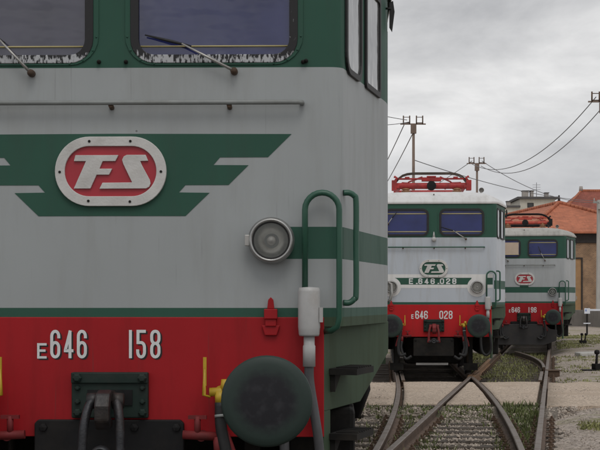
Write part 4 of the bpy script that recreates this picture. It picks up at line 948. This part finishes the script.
    # ---- livery
    if spec['band'] == 'wings':
        R = [(112, 133.8), (291.5, 134), (268, 157.2), (220, 157.4), (213.5, 165), (248.5, 165.2), (228.5, 185), (185.5, 185.1), (179, 192.4), (209.5, 192.8), (185.5, 216), (112, 216)]
        q = [px(*p) for p in R]; poly = [(a, b) for a, b in q] + [(-a, b) for a, b in reversed(q) if abs(a) > .02]
        MB().prism(poly, 0.0004, 0.0022).build('wing_emblem', 'green_paint', T)
        badge(T, *px(111.2, 171.8), 1.0, 'badge_red')
        # number: small E then 646 and 158
        sc = 30 / 600
        def num(ch, xa, xb, ya, yb, hw):
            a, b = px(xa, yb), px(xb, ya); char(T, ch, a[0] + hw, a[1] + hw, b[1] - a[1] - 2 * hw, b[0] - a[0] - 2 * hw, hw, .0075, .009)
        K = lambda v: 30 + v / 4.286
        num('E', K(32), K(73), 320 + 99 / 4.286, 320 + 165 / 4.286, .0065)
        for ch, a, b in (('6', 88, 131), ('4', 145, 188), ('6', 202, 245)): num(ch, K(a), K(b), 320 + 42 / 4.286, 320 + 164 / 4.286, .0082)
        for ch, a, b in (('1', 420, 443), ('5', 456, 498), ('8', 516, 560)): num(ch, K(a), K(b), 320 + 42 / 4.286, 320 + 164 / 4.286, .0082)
        # small fittings by the windows
        for (x, y) in ((99, 62), (126, 62), (303, 62), (306, 61)):
            a, b = px(x, y); MB().lathe([(.012, 0), (.011, -.012), (.006, -.03), (0, -.032)], (a, -.0005, b), 'y', 10).build('window_catch', 'underframe', T)
    else:
        num2 = spec['number']; hh = .145
        u = -.455
        char(T, 'E', u, 1.165, .075, .032, .008, .0075); u += .083
        for ch in '646': char(T, ch, u, 1.165, hh, .055, .0115, .0075); u += .089
        u = .118
        for ch in num2: char(T, ch, u, 1.165, hh, .055, .0115, .0075); u += .095
        if spec['band'] == 'white':
            za, zb2 = px(434, 288)[1], px(434, 274.3)[1]
            MB().box(-1.19, 1.19, -.0022, -.0004, za, zb2).build('white_band', 'white_paint', T)
            ga, gb = px(434, 284.6)[1], px(434, 277.8)[1]
            MB().prism([(-.74, ga), (.70, ga), (.765, gb), (-.805, gb)], .0024, .0036).build('green_band', 'green_paint', T)
            for s in (-1, 1): MB().prism([(s * 1.06, ga), (s * 1.19, ga), (s * 1.19, gb), (s * 1.06, gb)], .0024, .0036).build('green_band', 'green_paint', T)
            u = -.50
            for ch in 'E.646.028':
                char(T, ch, u, ga + .022, gb - ga - .044, .062, .0115, .0042, 0); u += .125 if ch != '.' else .065
            badge(T, *px(433.7, 268.5), .95, 'green_paint', .03)
            tl = MB().lathe([(.035, 0), (.05, -.02), (.05, -.08), (.03, -.1), (0, -.1)], (-.005, -.001, 2.775), 'y', 16).tube([(-.005, -.05, 2.81), (-.005, -.05, 2.93)], [.03, .008], 10); tl.build('top_lamp', 'ceramic_white', T)
        else:
            badge(T, *px(524.7, 279), 1.0, 'badge_red', .02)
            MB().box(-.13, .13, -.012, -.0004, 1.942, 1.99).build('badge_bracket', 'green_paint', T)
    return T

build_loco('near', 'nearest grey, green and red electric locomotive numbered 158 with winged emblem', dict(
    paint='grey_paint', roof='dirty_roof', red='red_paint', band='wings', panto='panto_red', lamp=(.878, 1.864), rail_u=1.045, rail_mat='grey_tube', link='link_steel', ws=1.0,
    glassL='windscreen_glass_reflect', wipers=(((31, 73), (-1, 39), (-25, 22)), ((234, 71), (182, 44), (145, 35)))))
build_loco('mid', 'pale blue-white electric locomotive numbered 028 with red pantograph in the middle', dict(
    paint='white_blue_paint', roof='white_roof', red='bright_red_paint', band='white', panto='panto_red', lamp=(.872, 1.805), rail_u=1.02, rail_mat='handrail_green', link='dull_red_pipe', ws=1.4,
    number='028', wipers=(((466, 239), (453, 230.5), (441, 227)), ((388, 224), (392, 218), (397, 212)))))
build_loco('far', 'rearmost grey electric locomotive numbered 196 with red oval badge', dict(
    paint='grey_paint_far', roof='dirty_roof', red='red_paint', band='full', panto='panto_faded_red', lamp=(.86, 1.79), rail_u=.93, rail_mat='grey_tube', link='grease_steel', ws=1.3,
    number='196', pilot=True, beige_side=-1, wipers=(((545, 260.5), (541, 253), (538, 246)), ((508, 261), (503, 256), (500, 252)))))

# ------------------------------------------------------------------ buildings
def house_brick():
    T = tag(empty('brick_house', (0, 0, 0)), 'brown brick house under a bright orange tiled hip roof', 'house')
    A, B = at(527, 231.5, 100), at(668, 231.5, 100); ez = A[2]; x0, x1, y0, y1 = A[0], B[0], 100.0, 126.0
    x0b = x0
    ov = 0.5
    MB().box(x0 + ov, x1 - ov, y0 + ov, y1 - ov, GND, ez - .75).build('wall', 'brown_brick', T)
    MB().box(x0 + ov - .12, x1 - ov + .12, y0 + ov - .12, y1 - ov + .12, ez - .74, ez - .02).build('eaves_band', 'dark_matte', T)  # dark band round the top of the wall
    ap = at(559, 203, 105.5); rz = ap[2]; bk = at(503, 212, 122.0)
    c = [(x0, y0, ez), (x1, y0, ez), (x1, y1, ez), (x0 - 3.2, y1, ez)]; P1 = ap; P2 = (bk[0], bk[1], rz)
    m = MB().add(c + [P1, P2] + [(x, y, z - .12) for x, y, z in c], [(0, 1, 4), (1, 2, 5, 4), (2, 3, 5), (3, 0, 4, 5), (6, 7, 1, 0), (7, 8, 2, 1), (8, 9, 3, 2), (9, 6, 0, 3), (9, 8, 7, 6)])
    rf = m.build('roof', 'orange_tile', T)
    for a, b in ((c[0], P1), (c[1], P1), (P1, P2)):
        n = 26; A_, B_ = Vector(a), Vector(b); rg = MB()
        for i in range(n): rg.tube([A_.lerp(B_, i / n) + Vector((0, 0, .03)), A_.lerp(B_, (i + 1.1) / n) + Vector((0, 0, .06))], [.15, .12], 8)
        rg.build('ridge_tiles', 'orange_tile', rf)
    MB().tube([Vector(P1), Vector(P1) + Vector((0, 0, .55))], [.12, .05], 8).build('finial', 'dark_matte', rf)
    # walled-up gateway with a dark frame
    yf = y0 + ov; g0, g1 = at(565, 300, yf)[0], at(581, 300, yf)[0]; gt = at(573, 259, yf)[2]
    d = MB().box(g0, g1, yf - .03, yf + .02, GND, gt).build('gateway', 'orange_brick', T)
    MB().box(g1, g1 + .1, yf - .10, yf + .02, GND, gt + .1).build('gate_post', 'dark_matte', d); MB().box(g0, g1 - .003, yf - .10, yf + .02, gt + .003, gt + .1).build('gate_lintel', 'dark_matte', d)
house_brick()
def house_red():
    T = tag(empty('red_roof_house', (0, 0, 0)), 'house with a steep dark red tiled roof behind the orange roof', 'house')
    Z = 140; a, b = at(581, 191, Z + 4), at(640, 188, Z + 4); e0, e1 = at(562, 212, Z), at(646, 212, Z); ez = e0[2]
    MB().box(e0[0] + .4, e1[0], Z + .4, Z + 7.6, GND, ez - .05).build('wall', 'cream_wall', T)
    c = [(e0[0], Z, ez), (e1[0], Z, ez), (e1[0], Z + 8, ez), (e0[0], Z + 8, ez)]; r0, r1 = (a[0], Z + 4, a[2]), (e1[0], Z + 4, a[2])
    rf = MB().add(c + [r0, r1], [(0, 1, 5, 4), (2, 3, 4, 5), (3, 0, 4), (1, 2, 5), (3, 2, 1, 0)]).build('roof', 'dark_red_tile', T)
    MB().tube([r0, r1], .16, 8).build('ridge_tiles', 'orange_tile', rf); MB().tube([Vector(r0), Vector(r0) + Vector((0, 0, .45))], [.2, .16], 8).build('chimney', 'chimney_plaster', rf)
    MB().tube([c[0], r0], .12, 8).build('ridge_tiles', 'orange_tile', rf)
house_red()
def flats():
    T = tag(empty('apartment_building', (0, 0, 0)), 'cream apartment building with flat roof and chimneys beyond the orange roof', 'building')
    Z = 190; p = lambda x, y: at(x, y, Z)
    xa, xb, zt = p(520, 199)[0], p(555, 199)[0], p(520, 199)[2]
    MB().box(xa, xb, Z, Z + 10, GND, zt).build('wall', 'cream_wall', T)
    rf = MB().box(xa - .35, xb + .35, Z - .4, Z + 10.4, zt + .003, zt + .28).build('roof', 'dark_slab', T)
    for (x0, x1, y0, y1) in ((523, 529, 191, 198), (531, 534, 191, 198), (545.5, 549, 193, 198)):
        a, b = p(x0, y0), p(x1, y1); ch = MB().box(a[0], b[0], Z + .3, Z + 1.2, b[2] - .6, a[2]).build('chimney', 'chimney_plaster', rf)
        MB().box(a[0] - .08, b[0] + .08, Z + .22, Z + 1.28, a[2], a[2] + .1).build('chimney_cap', 'dark_slab', ch)
    an = p(537.5, 182); at_ = MB().tube([(an[0], Z + .8, zt), (an[0], Z + .8, an[2])], .035, 6)
    for k in range(3): at_.tube([(an[0] - .5, Z + .8, an[2] - .3 - k * .3), (an[0] + .5, Z + .8, an[2] - .3 - k * .3)], .018, 5)
    at_.build('antenna', 'wire', rf)
    for (x0, x1) in ((528, 533),):
        a, b = p(x0, 203.5), p(x1, 207); w = MB().box(a[0], b[0], Z - .02, Z + .05, b[2], a[2]).build('window', 'dark_pane', T)
        MB().ring([(a[0] - .08, b[2] - .08), (b[0] + .08, b[2] - .08), (b[0] + .08, a[2] + .08), (a[0] - .08, a[2] + .08)], [(a[0], b[2]), (b[0], b[2]), (b[0], a[2]), (a[0], a[2])], -Z + .001, -Z + .05).build('window_frame', 'dark_matte', w)
    T2 = tag(empty('low_building', (0, 0, 0)), 'low pale building with one chimney left of the apartment building', 'building')
    xa, xb, zt = p(478, 208)[0], p(519, 208)[0], p(500, 208)[2]
    MB().box(xa, xb, Z - 1, Z + 8, GND, zt).build('wall', 'cream_wall', T2); rf = MB().box(xa - .3, xb, Z - 1.3, Z + 8.3, zt + .003, zt + .25).build('roof', 'dark_slab', T2)
    a, b = p(506.5, 202), p(510, 208); ch = MB().box(a[0], b[0], Z - .5, Z + .4, b[2] - .2, a[2]).build('chimney', 'chimney_plaster', rf); MB().box(a[0] - .08, b[0] + .08, Z - .58, Z + .48, a[2], a[2] + .1).build('chimney_cap', 'dark_slab', ch)
flats()
def low_wall():
    T = tag(empty('boundary_wall', (0, 0, 0)), 'low grey boundary wall in front of the brick house', 'wall')
    a, b = (12.0, 97.5), (18.6, 97.0); c = (20.4, 76.0)
    for (p, q) in ((a, b), (b, c)):
        d = Vector((q[0] - p[0], q[1] - p[1])); n = max(3, int(d.length / 2.2)); u = d.normalized(); w = Vector((-u.y, u.x)) * .12
        for i in range(n):
            s, e = Vector(p) + u * (d.length * i / n + .012), Vector(p) + u * (d.length * (i + 1) / n - .012); h = .86 + .02 * ((i * 7) % 3)
            vs = [(*(v + o), z) for z in (GND - .1, h) for v, o in ((s, -w), (e, -w), (e, w), (s, w))]
            MB().add(vs, [(0, 1, 2, 3), (4, 5, 6, 7), (0, 1, 5, 4), (1, 2, 6, 5), (2, 3, 7, 6), (3, 0, 4, 7)]).build('wall_panel', 'grey_wall', T, .02)
low_wall()

# ------------------------------------------------------------------ poles and wires
def u_bracket(m, x, y, z, w, h, ang=0):
    c, s = cos(ang), sin(ang)
    P = lambda a, b: (x + a * c, y + a * s, z + b)
    m.tube([P(-w / 2, -h / 2), P(-w / 2, h / 2)], .028, 6); m.tube([P(w / 2, -h / 2), P(w / 2, h / 2)], .028, 6); m.tube([P(-w / 2, -h * .35), P(w / 2, -h * .35)], .02, 6); m.tube([P(-w / 2, h * .32), P(w / 2, h * .32)], .015, 6)
def pole(px_, top, Z, label, arms, r0=.075, mat='wood_pole'):
    x, _, zt = at(px_, top, Z); T = tag(empty('utility_pole', (x, Z, GND)), label, 'utility pole', 'poles of the overhead line')
    H = zt - GND
    MB().tube([(0, 0, -.3), (0, 0, H * .5), (0, 0, H)], [r0, r0 * .85, r0 * .7], 12).build('pole', mat, T)
    k = Z / F
    arm = MB().box(min(arms) * k - .25, max(arms) * k + .25, -.04, .0, H + .05, H + .10); arm.box(-.11, .11, -.09, .09, H - .3, H + .05)
    arm = arm.build('cross_arm', 'wood_pole', T)
    for a in arms:
        b = MB(); u_bracket(b, a * k, -.03, H + .24, .25, .34); b.build('insulator_bracket', 'rust_steel', arm)
    return x, zt
p1 = pole(413.5, 126, 60, 'weathered brown utility pole with two brackets rising behind the red pantograph', (-7, 6))
p2 = pole(477, 165, 78, 'thin utility pole with two small brackets just right of the red pantograph', (-5.5, 4.5))
p0 = pole(603, 104, 50, 'nearest utility pole at the right edge with brackets reaching into frame', (-7.5, 7))
pole(337, 234, 150, 'distant utility pole beyond the middle locomotive, ending the slack wires', (-3.5, 3.5))
pole(176, 42, 40, 'utility pole standing behind the nearest locomotive', (-7, 7))
x, _, zt = at(600.5, 200, 95)
T = tag(empty('concrete_post', (x, 95, GND)), 'pale concrete post with short cross arm at the right edge', 'post')
MB().prism([(-.27, -.2), (.27, -.2), (.2, zt - GND), (-.2, zt - GND)], -.18, .18, 0).build('shaft', 'concrete', T, .02)
am = MB().box(-.5, .35, -.24, -.185, zt - GND - .22, zt - GND - .1); am.box(-.47, -.41, -.24, -.19, zt - GND - .1, zt - GND + .1)
am.build('cross_arm', 'concrete', T); MB().prism([(-.22, zt - GND - .6), (.22, zt - GND - .6), (.22, zt - GND - .25), (-.22, zt - GND - .25)], .185, .4).build('junction_box', 'concrete', T, .01)
def wire(a, b, sag, label, r=.016):
    A, B = Vector(a), Vector(b); pts = [A.lerp(B, i / 24) - Vector((0, 0, sag * 4 * (i / 24) * (1 - i / 24))) for i in range(25)]
    tag(MB().tube(pts, r, 6).build('overhead_wire', 'wire'), label, 'wire', 'overhead wires')
wire(at(596, 97, 50), at(472, 164, 78), 1.1, 'upper overhead wire dropping from the nearest right pole to the farther pole')
wire(at(606, 103, 50), at(481, 166, 78), 1.15, 'lower overhead wire dropping from the nearest right pole to the farther pole')
wire(at(414, 160, 60), at(597, 201, 94.8), .35, 'long overhead wire running right from the brown pole above the roofs')
wire(at(407, 120, 60), at(183, 36, 40), .35, 'overhead wire leaving the brown pole bracket to the left, upper', .014)
wire(at(409, 122, 60), at(169, 36, 40), .9, 'overhead wire leaving the brown pole bracket to the left, lower', .014)
wire(at(404, 125, 60), at(333.5, 231, 150), 1.2, 'slack overhead wire falling steeply left from the bracket of the brown pole', .02)
wire(at(413, 133, 60), at(340.5, 231, 150), 1.2, 'slack overhead wire falling steeply left from the shaft of the brown pole', .02)
wire(at(472, 161, 78), at(340.5, 232, 150), .5, 'overhead wire passing behind the red pantograph towards the left')
wire(at(482, 161, 78), at(599, 202.5, 94.8), .6, 'overhead wire sagging right from the farther pole towards the roofs')

# ------------------------------------------------------------------ trackside fittings
def lever(name, px_, py, sc, label):
    X, Z = ground_pt(px_, py, GND + .07); T = tag(empty(name, (X, Z, GND + .07)), label, 'points lever', 'points levers beside the track')
    b = MB().box(-.40 * sc, .30 * sc, -.16 * sc, .16 * sc, -.1, .05 * sc).box(-.14 * sc, .14 * sc, -.1 * sc, .1 * sc, .051 * sc, .18 * sc); b.build('base', 'underframe', T, .01)
    for s, lean in ((-1, .02), (1, .06)):
        MB().tube([(s * .07 * sc, 0, .12 * sc), (s * .07 * sc + lean * sc, 0, .44 * sc)], [.035 * sc, .024 * sc], 10).build('lever_arm', 'underframe', T)
        MB().lathe([(0, -.055 * sc), (.055 * sc, -.04 * sc), (.065 * sc, 0), (.055 * sc, .045 * sc), (0, .06 * sc)], (s * .07 * sc + lean * sc, 0, .44 * sc), 'z', 12).build('counterweight', 'black_frame', T)
    return T
lever('points_lever', 583, 344.5, .85, 'small black points lever standing near the low grey wall')
t = lever('points_lever', 599, 371.5, 1.0, 'larger black points lever with base plate at the right edge')
t.rotation_euler = (0, 0, .3)
X, Z = ground_pt(552.5, 375, GND + .06)
T = tag(empty('points_rod_box', (X, Z, GND + .05)), 'small rusty points rod housing beside the right-hand rail', 'rod housing')
MB().box(-.12, .14, -.14, .14, -.08, .10).build('box_body', 'rust_steel', T, .02); MB().box(-.15, .17, -.17, .17, .101, .125).build('lid', 'rust_steel', T, .008); MB().tube([(-.3, 0, .02), (-.12, 0, .03)], .025, 8).build('rod', 'rust_steel', T)
a, b = ground_pt(577, 355.5, GND + .1), ground_pt(607, 354, GND + .1)
T = MB().add([(a[0], a[1] - .5, GND - .05), (b[0], b[1] - .5, GND - .05), (b[0], b[1] + .4, GND - .05), (a[0], a[1] + .4, GND - .05), (a[0], a[1] - .5, GND + .19), (b[0], b[1] - .5, GND + .18), (b[0], b[1] + .4, GND + .18), (a[0], a[1] + .4, GND + .19)],
             [(0, 1, 2, 3), (4, 5, 6, 7), (0, 1, 5, 4), (1, 2, 6, 5), (2, 3, 7, 6), (3, 0, 4, 7)]).build('concrete_slab', 'concrete', None, .03)
tag(T, 'pale concrete slab lying in the grass on the right', 'slab')
X, Zs = (587 - 300) / F * 74, 74
T = tag(empty('barrier', (X, Zs, GND)), 'white barrier rail with small white sign by the low wall', 'barrier')
MB().box(-.04, .04, -.03, .03, -.2, 1.32).build('post', 'underframe', T); sg = MB().box(-.14, .14, -.055, -.032, 1.03, 1.30).build('sign', 'sign_white', T, .004)
MB().box(-.10, -.02, -.058, -.0555, 1.14, 1.24).build('sign_mark', 'sign_blue', sg)
MB().box(.145, 1.9, -.03, .0, 1.17, 1.26).build('rail', 'sign_white', T); MB().box(-.18, .16, -.055, -.032, .53, .58).build('lower_rail', 'sign_white', T); MB().box(1.5, 1.58, -.0, .06, -.2, 1.25).build('post', 'underframe', T)
